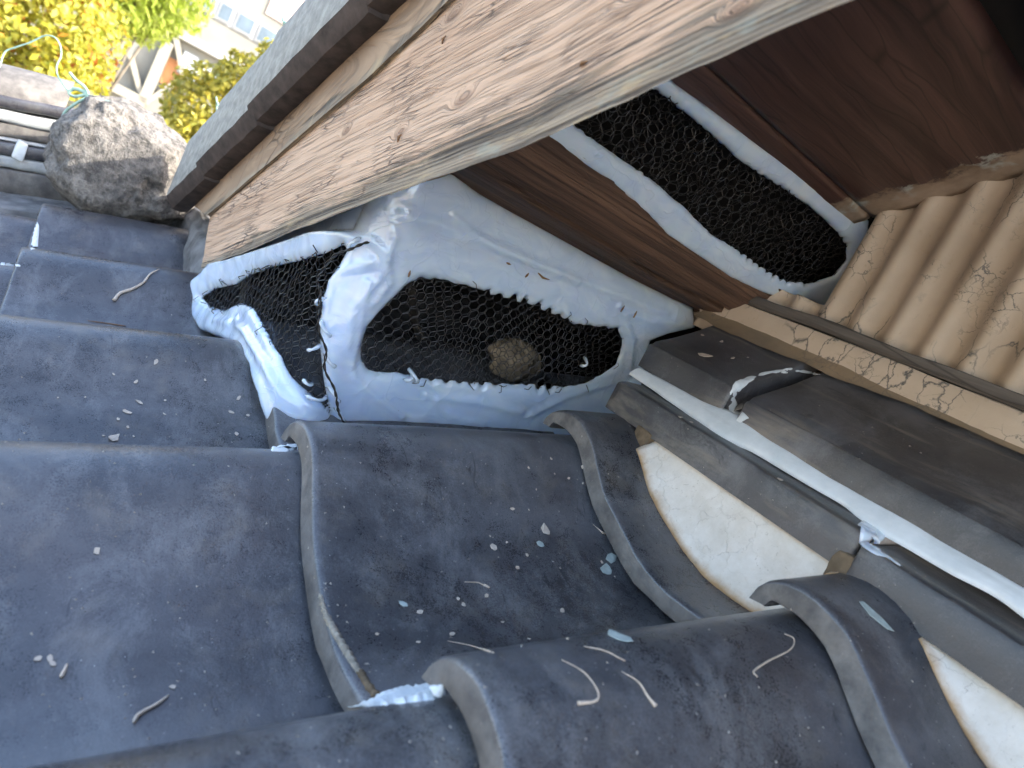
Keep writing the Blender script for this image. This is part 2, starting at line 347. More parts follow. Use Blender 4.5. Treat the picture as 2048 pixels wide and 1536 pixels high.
def poly_sdf(P, poly):
    """signed distance (inside > 0) of points P (n,2) to a closed polygon, and the nearest boundary point"""
    P = np.asarray(P); poly = np.asarray(poly); best = np.full(len(P), 1e9); near = np.zeros_like(P); ins = np.zeros(len(P), bool)
    for a, b in zip(poly, np.roll(poly, -1, 0)):
        ab = b - a; t = np.clip(((P - a) @ ab) / max(ab @ ab, 1e-12), 0, 1); q = a + t[:, None] * ab; d = np.linalg.norm(P - q, axis=1)
        m = d < best; best[m] = d[m]; near[m] = q[m]
        c = ((a[1] > P[:, 1]) != (b[1] > P[:, 1])); xi = a[0] + (P[:, 1] - a[1]) * ab[0] / (ab[1] if abs(ab[1]) > 1e-12 else 1e-12); ins ^= c & (P[:, 0] < xi)
    return np.where(ins, best, -best), near

# ================================================================== MATERIAL SET
KNOTS = []
M = {}
M['tile'] = mat_tile('smoked_clay_tile'); M['edge'] = mat_edge()
M['tile_old'] = mat_tile('old_clay_tile', (.028, .026, .029), (.12, .118, .124), .32, .6)
M['cap'] = mat_tile('dusty_capping_tile', (.022, .021, .021), (.088, .083, .077), .0, .42, (.36, .58), (1.1, 9, 7), .6)
M['silicone'] = mat_silicone(); M['sealant'] = mat_sealant(); M['plaster'] = mat_plaster(); M['stone'] = mat_stone()
M['mortar'] = mat_simple('grey_mortar', (.17, .165, .16), .9, .6, 30, .8)
M['earth'] = mat_simple('brown_bedding_clay', (.16, .115, .07), .95, .5, 60, .8)
M['wire'] = mat_simple('black_wire', (.040, .036, .033), .32, .3, 200, .0, Metallic=.6)
M['copper'] = mat_simple('verdigris_wire', (.34, .50, .40), .6, .3, 60, .1)
M['soffit'] = mat_wood('red_brown_soffit', (.020, .011, .011), (.135, .068, .052), .32, 1.3, .5, .035, paint_y=-.62)
M['soffit_dark'] = mat_wood('dark_soffit', (.022, .013, .013), (.10, .056, .048), .40, 1.2, .4, .03)
M['purlin'] = mat_board('brown_weathered_purlin', (.060, .031, .019), (.165, .088, .051), False, -.08, .0, .9)
M['inner'] = mat_simple('baffle_black', (.009, .008, .008), .9, .4, 8, .3)  # near black, so the space behind the nets stays dark
M['offcut'] = mat_wood('pale_offcut', (.34, .25, .15), (.50, .39, .26), .7, .5, .4)
M['beige'] = mat_paint('cracked_beige_paint'); M['ledge'] = mat_wood('grey_weathered_ledge', (.05, .043, .038), (.21, .18, .15), .8, 1.0, .9)
M['verge'] = mat_simple('grey_verge_tile', (.27, .265, .235), .7, .35, 90, .6); M['verge_brown'] = mat_simple('brown_verge_underside', (.060, .045, .038), .75, .55, 55, .7)
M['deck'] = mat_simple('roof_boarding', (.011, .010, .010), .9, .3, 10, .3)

# ================================================================== LOWER TILED ROOF
PROF = np.array([(-.0355, -.0235), (-.0345, -.0165), (-.0312, -.0105), (-.026, -.0062), (-.0187, -.0030), (-.009, -.0006), (0, 0), (.012, -.0012), (.0239, -.0046), (.0330, -.0094), (.0414, -.0146),
                 (.0500, -.0208), (.0594, -.0273), (.0680, -.0328), (.0774, -.0380), (.0890, -.0428), (.1023, -.0475), (.1160, -.0520), (.1304, -.0561), (.1450, -.0592), (.159, -.0610), (.172, -.0612),
                 (.1845, -.0603), (.2028, -.0579), (.222, -.053), (.240, -.047)])
TS = .225                                        # fall of one tile's own surface
def tile_mesh(seed, length=.296, chip=0.0):
    n = len(PROF); ys = np.array([0, -.0006, -.002, -.0045, -.009] + list(np.linspace(-.022, -length, 15)))
    dz = np.array([-.0026, -.0013, -.0005, -.0001, 0] + [0] * 15)
    d = np.gradient(PROF, axis=0); nr = np.stack([-d[:, 1], d[:, 0]], 1); nr /= np.linalg.norm(nr, axis=1)[:, None]
    th = np.full(n, .0175); th[:8] = np.array([.011, .012, .013, .0142, .0155, .0165, .017, .0175]); th[-6:] = .015; nr[nr[:, 1] < 0] *= -1
    und = PROF - nr * th[:, None]
    top = np.zeros((n, len(ys), 3)); bot = np.zeros_like(top)
    for j, (y, z) in enumerate(zip(ys, dz)):
        for A, PP, zz in ((top, PROF, z), (bot, und, -z * .5)):
            A[:, j, 0] = -PP[:, 0]; A[:, j, 1] = y; A[:, j, 2] = PP[:, 1] - TS * y + zz
    q = top.reshape(-1, 3).copy(); w = fbm(q * np.array([9, 9, 9]) + seed * 3.7, 3, seed) * .0016; e = (fbm(q * 75 + seed, 3, seed + 9) * .0011 - .0045 * np.clip(fbm(q * 34 + seed * 5, 2, seed + 30) - .38, 0, 1)) * np.exp(q[:, 1] / .012)
    top[..., 2] += (w + e).reshape(top.shape[:2]); bot[..., 2] += w.reshape(top.shape[:2])
    top[..., 1] += (fbm(q * 60 + 5, 2, seed + 4) * .0009 * np.exp(q[:, 1] / .01)).reshape(top.shape[:2])
    V, F = closed_grid(top, bot); k = len(ys)
    me = bpy.data.meshes.new('roof_tile'); me.from_pydata([tuple(v) for v in V], [], F); me.materials.append(M['tile']); me.materials.append(M['edge'])
    N = n * k; mi = []
    for f in F:
        js = [i % k for i in f]; fr = all(j <= 1 for j in js) and (any(i >= N for i in f) or True)
        mi.append(1 if (all(j == 0 for j in js)) else 0)
    me.polygons.foreach_set('material_index', mi); me.polygons.foreach_set('use_smooth', [True] * len(F)); me.update()
    bm = bmesh.new(); bm.from_mesh(me); bmesh.ops.recalc_face_normals(bm, faces=bm.faces)
    for e2 in bm.edges:
        if len(e2.link_faces) == 2 and e2.calc_face_angle(0) > .9: e2.smooth = False
    bm.to_mesh(me); bm.free(); return me
roof = thing('tiled_roof', 'dark grey wavy clay tile roof sloping down to the left below the sealed gap', 'roof')
TMESH = [tile_mesh(s) for s in range(4)]
CRX = {-2: -.066, -1: .199, 0: .4655, 1: .706, 2: .957, 3: 1.225}
BUTT = {-2: (-.21, -.432), -1: (-.2055, -.4135), 0: (-.2025, -.4255), 1: (-.226, -.445), 2: (-.245, -.46), 3: (-.255, -.47)}
CZ = lambda y: -.1685 - .3395 * (y + .2025)      # height of a butt's crest at its y
tiles = []
def put_tile(k, y, dz=0.0, var=0, mat=None, rz=0.0, rx=0.0):
    o = bpy.data.objects.new('roof_tile', TMESH[var % 4]); COL.objects.link(o); o.parent = roof
    o.location = (CRX[k], y, CZ(y) + dz); o.rotation_euler = (rx, random.uniform(-.006, .006), rz + random.uniform(-.006, .006))
    if mat: o.material_slots[0].link = 'OBJECT'; o.material_slots[0].material = mat
    tiles.append(o); return o
vi = 0
for k in (3, 2, 1, 0, -1, -2):
    y0, y1 = BUTT[k]; z_off = {-1: .0062, 3: .002, 2: .0}.get(k, 0.0)
    rows = [y1, y0, y0 + .224, y0 + .448, y0 + .672]
    if k == 1: rows = rows[1:]
    for r_i, y in enumerate(rows):
        m = M['tile_old'] if k >= 2 else None
        put_tile(k, y, z_off, vi, m); vi += 1
# boarding under the tiles
V, F = box_mesh((-1.2, -1.3, -.012), (1.62, 1.05, 0))
ob = obj('roof_boarding', V, F, M['deck'], roof, False); ob.location = (0, 0, CZ(0) - .098); ob.rotation_euler = (-math.atan(.325), 0, 0)
bpy.context.view_layer.update()
# a BVH of the tiles, to lay things on them
_bv, _bf = [], []
for o in tiles:
    m = o.matrix_basis; off = len(_bv); _bv += [m @ v.co for v in o.data.vertices]; _bf += [tuple(off + i for i in p.vertices) for p in o.data.polygons]
BVH = BVHTree.FromPolygons(_bv, _bf)
def on_tile(u, v):
    d = Vector(ray(u, v)).normalized(); h = BVH.ray_cast(Vector((0, 0, 0)), d)
    return (h[0], h[1] if h[1].dot(d) < 0 else -h[1]) if h[0] else (None, None)
def surf_z(x, y):
    h = BVH.ray_cast(Vector((x, y, .3)), Vector((0, 0, -1))); return h[0].z if h[0] else CZ(y) - .06

# ================================================================== CAPPING COURSE ALONG THE WALL (flat tiles, plaster, sealant)
YN = -.480; ZN = -.081
cap = thing('capping_course', 'two stepped rows of flat dark capping tiles along the foot of the beige wall', 'capping')
def noshi(x0, x1, y_front, y_back, z_bot, th, rise, seed, curve=.006, lab=None):
    """flat tile: front face, slightly dished top rising to the wall"""
    nx = 40; sec = [(0, 0), (0, th * .35), (0, th - .004), (.0012, th - .0012), (.004, th)] + [(t * (y_front - y_back), th + rise * t - curve * math.sin(math.pi * t)) for t in np.linspace(.07, 1, 12)]
    sec = np.array(sec); xs = np.concatenate([[x0, x0 + .001, x0 + .003], np.linspace(x0 + .01, x1 - .01, nx), [x1 - .003, x1 - .001, x1]]); ins = np.array([.004, .0016, .0004] + [0] * nx + [.0004, .0016, .004])
    top = np.zeros((len(xs), len(sec), 3))
    top[..., 0] = xs[:, None]; top[..., 1] = y_front - sec[None, :, 0]; top[..., 2] = z_bot + sec[None, :, 1]
    s = np.clip(np.arange(len(sec)) / 3., 0, 1)
    top[..., 1] -= ins[:, None] * (1 - np.clip(np.arange(len(sec)) / 8, 0, 1)); top[..., 2] -= ins[:, None] * s * .6
    q = top.reshape(-1, 3); w = fbm(q * np.array([8, 25, 25]) + seed, 3, seed) * .0014 + fbm(q * 70, 3, seed + 3) * .0005
    top[..., 2] += w.reshape(top.shape[:2]); top[..., 1] += (fbm(q * 30 + 9, 3, seed + 6) * .0010).reshape(top.shape[:2])
    bot = top.copy(); bot[..., 2] = z_bot + np.minimum(sec[None, :, 1] * 0, 0) + np.clip(top[..., 2] - z_bot - th, 0, None) * .9; bot[..., 1] = top[..., 1]
    V, F = closed_grid(top, bot); o = obj('capping_tile', V, F, M['cap'], cap); sharp(fix_normals(o), .7)
    for e in range(0): pass
    return o
noshi(.226, .497, YN, -.60, ZN, .0285, .034, 11)
noshi(-.10, .2235, YN + .004, -.60, ZN - .004, .0275, .034, 12)
noshi(-.42, -.105, YN, -.60, ZN, .0285, .034, 13)
noshi(.4035, .521, -.5165, -.612, -.034, .0265, .065, 14, .004)
noshi(.05, .386, -.5155, -.612, -.036, .0245, .065, 15, .002)
noshi(-.30, .046, -.5155, -.612, -.035, .0255, .065, 16, .002)
# sealant bead in the step between the two rows
def bead(name, fn, n, w, h, mat, parent, seed, wob=.25):
    """half-round bead: fn(t) -> centre, side dir, up dir, width scale"""
    V, F = [], []; m = 9
    for i in range(n):
        t = i / (n - 1); c, sd, up, ws = fn(t); ww = w * ws * (1 + wob * float(vnoise(np.array([[t * n * .13, seed, 0.]]), seed)[0])); hh = h * ws * (1 + wob * float(vnoise(np.array([[t * n * .17, seed, 5.]]), seed + 2)[0]))
        for j in range(m):
            a = math.pi * j / (m - 1); V.append(np.asarray(c) + np.asarray(sd) * (-math.cos(a) * ww * .5) + np.asarray(up) * (max(0, math.sin(a)) ** .4 * hh - .0015))
    F = grid_faces(n, m); return fix_normals(obj(name, V, F, mat, parent))
SU = np.array([0, .72, .69]); SS = np.array([0, .69, -.72])
def bf(t):
    x = .515 - t * .93; pts = [(.515, .8), (.47, .85), (.43, 1.1), (.40, 1.55), (.37, 1.5), (.33, 1.05), (.26, .95), (.235, 1.2), (.21, 1.05), (.15, .95), (.13, 1.15), (.0, 1.1), (-.5, 1)]
    ws = np.interp(-x, [-p[0] for p in pts], [p[1] for p in pts]); return (x, -.5125, -.0395), SS, SU, ws
bead('sealant_bead', bf, 260, .0195, .0034, M['sealant'], cap, 3, .16)
# sealant pulled up over the joint of the upper row, and down over the joint of the lower row
# white plaster lunettes between tile valley and capping
def lunette(x_a, x_b, y_f, seed):
    nx, nz = 44, 12; top = np.zeros((nx, nz, 3)); bot = np.zeros_like(top); ed = np.zeros((nx, nz))
    for i, x in enumerate(np.linspace(x_a, x_b, nx)):
        z0 = surf_z(x, y_f) - .003; z1 = ZN + .004
        if z1 < z0 + .002: z1 = z0 + .002
        for j, t in enumerate(np.linspace(0, 1, nz)):
            bulge = .010 * math.sin(math.pi * min(1, t * .5 + .5)) * (1 - t) + .004 * (1 - t)
            yy = y_f - .004 * t + bulge
            top[i, j] = (x, yy, z0 + (z1 - z0) * t); bot[i, j] = (x, y_f - .05, z0 + (z1 - z0) * t)
            dd = min((z1 - z0) * t, (z1 - z0) * (1 - t), ); ed[i, j] = math.exp(-dd / .0075)
    q = top.reshape(-1, 3); top[..., 1] += (fbm(q * 55, 4, seed) * .0022).reshape(nx, nz)
    V, F = closed_grid(top, bot); e = np.concatenate([ed.ravel(), ed.ravel()])
    return fix_normals(obj('plaster_infill', V, F, M['plaster'], roof, True, attrs={'edge': e}))
lunette(.427, .226, -.486, 21); lunette(.165, -.04, -.486, 22); lunette(-.10, -.30, -.486, 23)
# crumbly bedding clay showing between plaster and capping joint
V, F = box_mesh((.196, -.505, -.094), (.236, -.477, -.070), .006, 2, .004, 2, 5); obj('bedding_clay', V, F, M['earth'], roof)
V, F = box_mesh((.425, -.505, -.094), (.447, -.477, -.076), .005, 2, .003, 2, 6); obj('bedding_clay', V, F, M['earth'], roof)

# ================================================================== CORRUGATED WALL
YW = -.62
wall = thing('corrugated_wall', 'beige painted corrugated metal wall with cracked flaking paint above the capping tiles', 'wall')
SOF0 = onY(1735, 438, YW); SOFS = .60           # soffit meets the wall here; roof pitch
def sof_z(x): return SOF0[2] + SOFS * (SOF0[0] - x)
xs = np.arange(.59, -1.25, -.0345 / 12); zs = np.linspace(0, 1, 34)
top = np.zeros((len(xs), len(zs), 3)); ph = np.cos((xs - .378) / .0345 * 2 * np.pi)
for j, t in enumerate(zs):
    z0 = .03; top[:, j, 0] = xs; top[:, j, 2] = z0 + (np.where(xs < .437, sof_z(xs) + .03, .100) - z0) * t; top[:, j, 1] = YW - .0057 * ph
q = top.reshape(-1, 3); top[..., 1] += (fbm(q * np.array([20, 1, 9]), 3, 31) * .0012).reshape(top.shape[:2])
bot = top.copy(); bot[..., 1] -= .0012
V, F = closed_grid(top, bot); fix_normals(obj('corrugated_sheet', V, F, M['beige'], wall))
# base trim board (painted) with a weathered grey ledge on its top
def strip(name, x0, x1, ya, yb, za, zb, mat, seed, parent, amp=.0015, nx=200, uvm=True):
    """board whose section is a rectangle ya(front)..yb, za..zb, roughened"""
    sec = []
    r = .003
    for (y, z) in [(yb, zb), ((ya + yb) / 2, zb), (ya - r, zb), (ya - r * .3, zb - r * .3), (ya, zb - r), (ya, za + (zb - za) * .66), (ya, za + (zb - za) * .33), (ya, za + r), (ya - r, za), (yb, za)]: sec.append((y, z))
    sec = np.array(sec); X = np.linspace(x0, x1, nx); P = np.zeros((nx, len(sec), 3)); P[..., 0] = X[:, None]; P[..., 1] = sec[None, :, 0]; P[..., 2] = sec[None, :, 1]
    q = P.reshape(-1, 3); P[..., 1] += (fbm(q * np.array([18, 60, 60]), 4, seed) * amp).reshape(nx, -1); P[..., 2] += (fbm(q * np.array([12, 60, 60]) + 7, 4, seed + 5) * amp).reshape(nx, -1)
    V = P.reshape(-1, 3); m = len(sec); F = grid_faces(nx, m)
    F += [(i * m + m - 1, i * m, (i + 1) * m, (i + 1) * m + m - 1) for i in range(nx - 1)]
    F.append(tuple(range(m))); F.append(tuple((nx - 1) * m + j for j in range(m))[::-1])
    uv = np.stack([V[:, 0], V[:, 2] + V[:, 1]], 1)
    return sharp(fix_normals(obj(name, V, F, mat, parent, True, uv)))
strip('base_trim', .556, -1.2, -.596, -.622, .044, .0715, M['beige'], 41, wall, .0022)
strip('trim_ledge', .545, -1.2, -.5985, -.622, .0725, .0835, M['ledge'], 42, wall, .0026)
# paint and sealant skirt dragged from the trim onto the capping
nx = 160; X = np.linspace(.549, -1.0, nx); P = np.zeros((nx, 7, 3))
for i, x in enumerate(X):
    ln = .030 * np.interp(x, [-1, .1, .3, .40, .46, .58], [.12, .14, .2, .42, .5, .5]) * (1 + .35 * float(fbm(np.array([[x * 30, 0, 0]]), 3, 5)[0]))
    for j, t in enumerate(np.linspace(0, 1, 7)):
        y = -.5985 + ln * t; zc = -.0095 + (-.5155 - y) / .0965 * .065; P[i, j] = (x, y, max(zc + .0022 * (1 - t), zc - .001) + .006 * (1 - t) ** 3)
q = P.reshape(-1, 3); P[..., 2] += (fbm(q * 40, 3, 77) * .0012).reshape(nx, 7)
M['skirt'] = mat_paint('smeared_beige_film', (.20, .15, .095), (.34, .245, .15), .35)
obj('paint_skirt', P.reshape(-1, 3), grid_faces(nx, 7, 0, True), M['skirt'], wall)

# ================================================================== UPPER GABLE ROOF
gable = thing('gable_roof_edge', 'weathered gable roof edge with salmon painted bargeboard, verge tiles and dark soffit', 'roof edge')
YB = -.200
bot_px = [(398, 550), (420, 545), (600, 468), (780, 398), (860, 370), (1040, 300), (1390, 132), (1700, 0)]
mid_px = [(412, 433), (620, 254), (740, 152), (897, 0)]
trim_px = [(352, 415), (415, 349), (533, 222), (700, 85), (785, 0)]
def line_fn(pxs, y, ext_slope):
    P = sorted([tuple(onY(u, v, y)[[0, 2]]) for u, v in pxs]); X = [p[0] for p in P]; Z = [p[1] for p in P]
    def f(x):
        x = np.asarray(x, float); z = np.interp(x, X, Z); z = np.where(x < X[0], Z[0] + (X[0] - x) * ext_slope, z); return np.where(x > X[-1], Z[-1] - (x - X[-1]) * ext_slope, z)
    return f, X[0], X[-1]
bot_px = [(u, v - (11 if u < 700 else 8 if u < 1000 else 2)) for u, v in bot_px]
fb, _, xb_end = line_fn(bot_px, YB, .44); fm, _, xm_end = line_fn(mid_px, YB, .56); ft, _, xt_end = line_fn(trim_px, YB, .56)
_pf = lambda g, lo, hi: (lambda c: (lambda x: np.polyval(c, np.asarray(x, float))))(np.polyfit(np.linspace(lo, hi, 40), g(np.linspace(lo, hi, 40)), 2))
def board(name, x_lo, x_hi, f0, f1, yf, th, mat, seed, amp, under_amp, parent, nx=340, nz=46, x_top=None, cham=.036):
    x_top = x_hi if x_top is None else x_top
    """plank with face towards +y: front face grid + underside + back"""
    S = np.linspace(0, 1, nx); P = np.zeros((nx, nz, 3)); nf = nz - 10; A = np.zeros((nx, nz)); UV = np.zeros((nx, nz, 2))
    for i, s in enumerate(S):
        xA = x_lo + (x_hi - x_lo) * s; xB = x_lo + (x_top - x_lo) * s; z0 = float(f0(xA)); z1 = float(f1(xB))
        for j in range(nz):
            if j < 10:      # back bottom -> underside -> arris
                t = j / 10.; x = xA; P[i, j] = (x, yf - th * (1 - t), z0 + cham * (1 - t)); A[i, j] = 0; UV[i, j] = (x * 1.12, -th * (1 - t))
            else:
                t = (j - 10) / (nf - 1.); x = xA + (xB - xA) * t; P[i, j] = (x, yf, z0 + (z1 - z0) * t); A[i, j] = t; UV[i, j] = (x * 1.12, (z1 - z0) * t)
    uvf = UV.reshape(-1, 2); q = np.stack([uvf[:, 0] * 7, uvf[:, 1] * 120, np.zeros(len(uvf))], 1); q2 = np.stack([uvf[:, 0] * 20, uvf[:, 1] * 330, np.zeros(len(uvf))], 1)
    a = A.ravel(); rough_w = amp + under_amp * np.exp(-a / .13); nse = (fbm(q, 4, seed) * .75 + fbm(q2, 3, seed + 3) * .45); disp = (nse * rough_w).reshape(nx, nz)
    for j in range(nz):
        if j < 9: P[:, j, 2] += disp[:, j] * 1.0
        elif j < 12: P[:, j, 1] += disp[:, j] * .6; P[:, j, 2] += disp[:, j] * .6
        else: P[:, j, 1] += disp[:, j]
    V = P.reshape(-1, 3); n0 = len(V); F = grid_faces(nx, nz)
    back = P[:, [nz - 1, 0], :].copy(); back[:, 0, 1] = yf - th; back[:, 1, 1] = yf - th; V = np.concatenate([V, back.reshape(-1, 3)])
    for i in range(nx - 1):
        a0, a1 = i * nz + nz - 1, (i + 1) * nz + nz - 1; b0, b1 = n0 + i * 2, n0 + (i + 1) * 2
        F += [(a0, b0, b1, a1), (b0, b0 + 1, b1 + 1, b1), (b0 + 1, i * nz, (i + 1) * nz, b1 + 1)]
    F.append(tuple(range(nz)) + (n0,)); F.append(tuple((nx - 1) * nz + j for j in range(nz))[::-1] + (n0 + 2 * nx - 1, n0 + 2 * nx - 2))
    UVa = np.concatenate([uvf, np.repeat(uvf.reshape(nx, nz, 2)[:, -1], 2, 0)]); Aa = np.concatenate([a, np.ones(2 * nx)])
    return sharp(fix_normals(obj(name, V, F, mat, parent, True, UVa, {'across': Aa})), .75)
def board_uv(u, v):
    p = onY(u, v, YB); return (p[0] * 1.12, p[2] - float(fb(p[0])))
KNOTS += [(*board_uv(915, 222), .011), (*board_uv(790, 288), .008), (*board_uv(880, 88), .010), (*board_uv(1275, 10), .010), (*board_uv(676, 300), .008), (*board_uv(1470, 30), .007)]
M['board'] = mat_board()
M['board2'] = mat_board('brown_stained_board', (.26, .17, .10), (.40, .275, .17), False, -.08, .55, .2)
# main board: its lower end is cut plumb at x of the left corner
xe = onY(400, 545, YB)[0]
def fm_main(x): return fm(x) + .02
fm2, _, _ = line_fn(mid_px, YB + .004, .56); ft2, _, _ = line_fn(trim_px, YB + .004, .56)
bo = board('bargeboard', -.75, xe, fb, fm_main, YB, .030, M['board'], 51, .0007, .0026, gable, x_top=onY(412, 433, YB)[0])
ub = board('upper_fascia', -.75, onY(414, 432, YB + .004)[0], fm2, lambda x: ft2(x) + .012, YB + .004, .04, M['board2'], 52, .0007, .0006, gable, 200, 26, x_top=onY(356, 414, YB + .004)[0], cham=.005)
# splinters and flakes lifting off the bargeboard
# verge tiles: outer flange face, brown rolled lower edge
YF = -.165
tb_px = [(330, 405), (385, 340), (512, 200), (700, 0)]; tt_px = [(362, 307), (410, 267), (533, 137), (625, 0)]
gb, _, _ = line_fn(tb_px, YF, .56); gt, _, _ = line_fn(tt_px, YF, .56)
gb = _pf(gb, .4, 1.16); gtt = lambda x: gb(x) + .088
jx = [onY(395, 335, YF)[0], onY(507, 203, YF)[0], onY(722, -20, YF)[0]]
ends = [onY(330, 407, YF)[0]] + jx
while ends[-1] > -.7: ends.append(ends[-1] - .232)
for i in range(len(ends) - 1):
    xa, xb = ends[i] + (0.0 if i == 0 else .012), ends[i + 1] + .003
    nx = 14; X = np.linspace(xa, xb, nx); step = .005 * 0
    sec_o = [(-.10, .096), (-.03, .098), (-.008, .096), (-.002, .092), (0, .085), (0, .045), (0, .006), (-.0006, .0008), (-.0026, -.002), (-.0065, -.0065), (-.0110, -.0115), (-.0135, -.0136), (-.026, -.0130), (-.034, -.010), (-.038, .004), (-.047, .05), (-.10, .06)]
    P = np.zeros((nx, len(sec_o), 3)); lift = np.linspace(.0045, .0, nx)
    for a, x in enumerate(X):
        z = float(gb(x)); t = a / (nx - 1)
        for b, (dy, dz) in enumerate(sec_o): P[a, b] = (x, YF + dy + lift[a] * .6, z + dz + lift[a] * .8)
    q = P.reshape(-1, 3); P += (np.stack([fbm(q * 40, 3, 60 + i), fbm(q * 40 + 9, 3, 61 + i), fbm(q * 40 + 5, 3, 62 + i)], 1) * .0012).reshape(P.shape)
    m = len(sec_o); V = P.reshape(-1, 3); F = grid_faces(nx, m) + [(r * m + m - 1, r * m, (r + 1) * m, (r + 1) * m + m - 1) for r in range(nx - 1)]
    fm_i = [1 if 7 <= (k % (m - 1)) <= 15 else 0 for k in range(len(grid_faces(nx, m)))] + [1] * (nx - 1)
    F += [tuple(range(m)), tuple((nx - 1) * m + j for j in range(m))[::-1]]; fm_i += [1, 1]
    vt = sharp(fix_normals(obj('verge_tile', V, F, [M['verge'], M['verge_brown']], gable, True, fmat=fm_i)), .45)
    # cover roll standing on the verge behind the flange
    if i < 5:
        xm_ = (xa * .45 + xb * .55); zc = float(gb(xm_)); pts = [(xa - .03 - t * .19, YF - .10, float(gb(xa - .03 - t * .19)) + .105) for t in np.linspace(0, 1, 6)]
        V, F = tube(pts, .042, 14); rl = fix_normals(obj('cover_roll', V, F, M['verge_brown'], vt, True))
    if i < 4:
        pu = [(430, 218), (566, 62), (735, -90), (900, -250)][i]; p = onY(pu[0] + 8, pu[1] + 5, YF - .012)
        loop = [p + np.array(d) for d in ((.0, -.01, -.03), (.004, 0, -.006), (.008, .004, .006), (.002, .006, .010), (-.004, .002, .004), (.006, .0, .002), (.016, .004, .010), (.026, .006, .016))]
        V, F = tube(smooth_path(loop, 6), .0014, 5); obj('copper_tie', V, F, M['copper'], vt)
# roof deck above (closes the attic and shades the wall)
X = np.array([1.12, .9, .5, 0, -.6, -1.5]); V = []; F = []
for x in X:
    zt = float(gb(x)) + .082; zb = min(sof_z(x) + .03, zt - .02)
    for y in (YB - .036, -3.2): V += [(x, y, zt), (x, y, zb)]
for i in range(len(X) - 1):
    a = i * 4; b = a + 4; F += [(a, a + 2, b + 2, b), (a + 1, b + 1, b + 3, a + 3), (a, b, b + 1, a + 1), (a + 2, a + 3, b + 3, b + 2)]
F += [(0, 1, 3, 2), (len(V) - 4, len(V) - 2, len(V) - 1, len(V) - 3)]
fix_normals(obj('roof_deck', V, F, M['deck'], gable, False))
# soffit boards run out from the wall to the bargeboard
def soffit(x0, x1, lift, mat, seed, th=.014):
    nxs, ny = 26, 60; top = np.zeros((nxs, ny, 3)); uv = []
    for i, x in enumerate(np.linspace(x0, x1, nxs)):
        e = min(i, nxs - 1 - i); rd = .0025 if e == 0 else (.0007 if e == 1 else 0)
        for j, y in enumerate(np.linspace(YB - .034, YW - .004, ny)): top[i, j] = (x, y, sof_z(x) + lift + rd)
    q = top.reshape(-1, 3); top[..., 2] += (fbm(q * np.array([150, 5, 1]), 4, seed) * .0009).reshape(nxs, ny)
    bot = top.copy(); bot[..., 2] = top[..., 2] + th
    V, F = closed_grid(top, bot); uv = np.stack([V[:, 1] + seed * .37, V[:, 0] * 1.17 + seed * .21], 1)
    return fix_normals(obj('soffit_board', V, F, mat, gable, True, uv))
xg = SOF0[0]
soffit(xg + .026, xg + .0012, .002, M['soffit'], 71)
x_edge = onPl(1975, 118, (xg, YW, SOF0[2]), (SOFS, 0, 1))[0]
soffit(xg - .0012, x_edge, 0.0, M['soffit'], 72)
xx = x_edge - .016
for s in range(8):
    soffit(xx, xx - .15, .016 if s == 0 else .006, M['soffit_dark'], 73 + s); xx -= .154
# purlin (rounded timber) running out of the wall under the soffit
PB = onY(1395, 622, YW); PT = onY(1545, 588, YW)
PBx, PBz, PTx, PTz = PB[0], PB[2], PT[0], PT[2]
sec = smooth_path([np.array(p) for p in [(PBx + .085, PBz + .03), (PBx + .04, PBz - .004), (PBx + .004, PBz - .001), ((PBx + PTx) / 2 - .017, (PBz + PTz) / 2 - .014), (PTx - .006, PTz), (PTx - .001, PTz + .010), (PTx + .05, PTz + .016)]], 12)
sec = np.array(sec); L = np.concatenate([[0], np.cumsum(np.linalg.norm(np.diff(sec, axis=0), axis=1))]); ny = 90; P = np.zeros((len(sec), ny, 3)); UV = np.zeros((len(sec), ny, 2))
for j, y in enumerate(np.linspace(YB - .033, YW - .02, ny)): P[:, j, 0] = sec[:, 0]; P[:, j, 1] = y; P[:, j, 2] = sec[:, 1]; UV[:, j, 0] = y; UV[:, j, 1] = L
q = UV.reshape(-1, 2); dd = (fbm(np.stack([q[:, 0] * 6, q[:, 1] * 90, q[:, 0] * 0], 1), 4, 81) * .0034).reshape(len(sec), ny); gr_ = np.exp(-((UV[..., 1] - L[-1] * .56 - .004 * np.sin(UV[..., 0] * 17) - .003 * np.sin(UV[..., 0] * 41)) / .0018) ** 2) * .006; P[..., 0] += dd * .7 + gr_ * .7; P[..., 2] += dd * .7 + gr_ * .7
bm_ = P.copy(); ctr = np.array([PBx + .06, 0, PTz + .03]); bm_[..., 0] = ctr[0] + (P[..., 0] - ctr[0]) * .3; bm_[..., 2] = ctr[2] + (P[..., 2] - ctr[2]) * .3
V, F = closed_grid(P, bm_); acr = np.repeat(np.interp(np.linspace(0, 1, len(sec)), [0, .3, .5, .66, 1], [.6, .58, .42, .16, .08]), ny)
pur = fix_normals(obj('purlin', V, F, M['purlin'], gable, True, np.concatenate([UV.reshape(-1, 2)] * 2), {'across': np.concatenate([acr, acr])}))
# drying split along the purlin: a thin dark recess modelled as a sunk groove strip is part of the relief above
# near-black baffles, added to keep stray light out behind the nets
V, F = box_mesh((.28, -1.28, -.35), (1.5, -1.252, .45)); obj('light_baffle', V, F, M['inner'], gable, False)
V, F = box_mesh((1.28, -1.22, -.35), (1.31, -.30, .1)); obj('light_baffle', V, F, M['inner'], gable, False)

V, F = box_mesh((.30, -1.25, -.35), (.33, -.66, .6)); obj('light_baffle', V, F, M['inner'], gable, False)

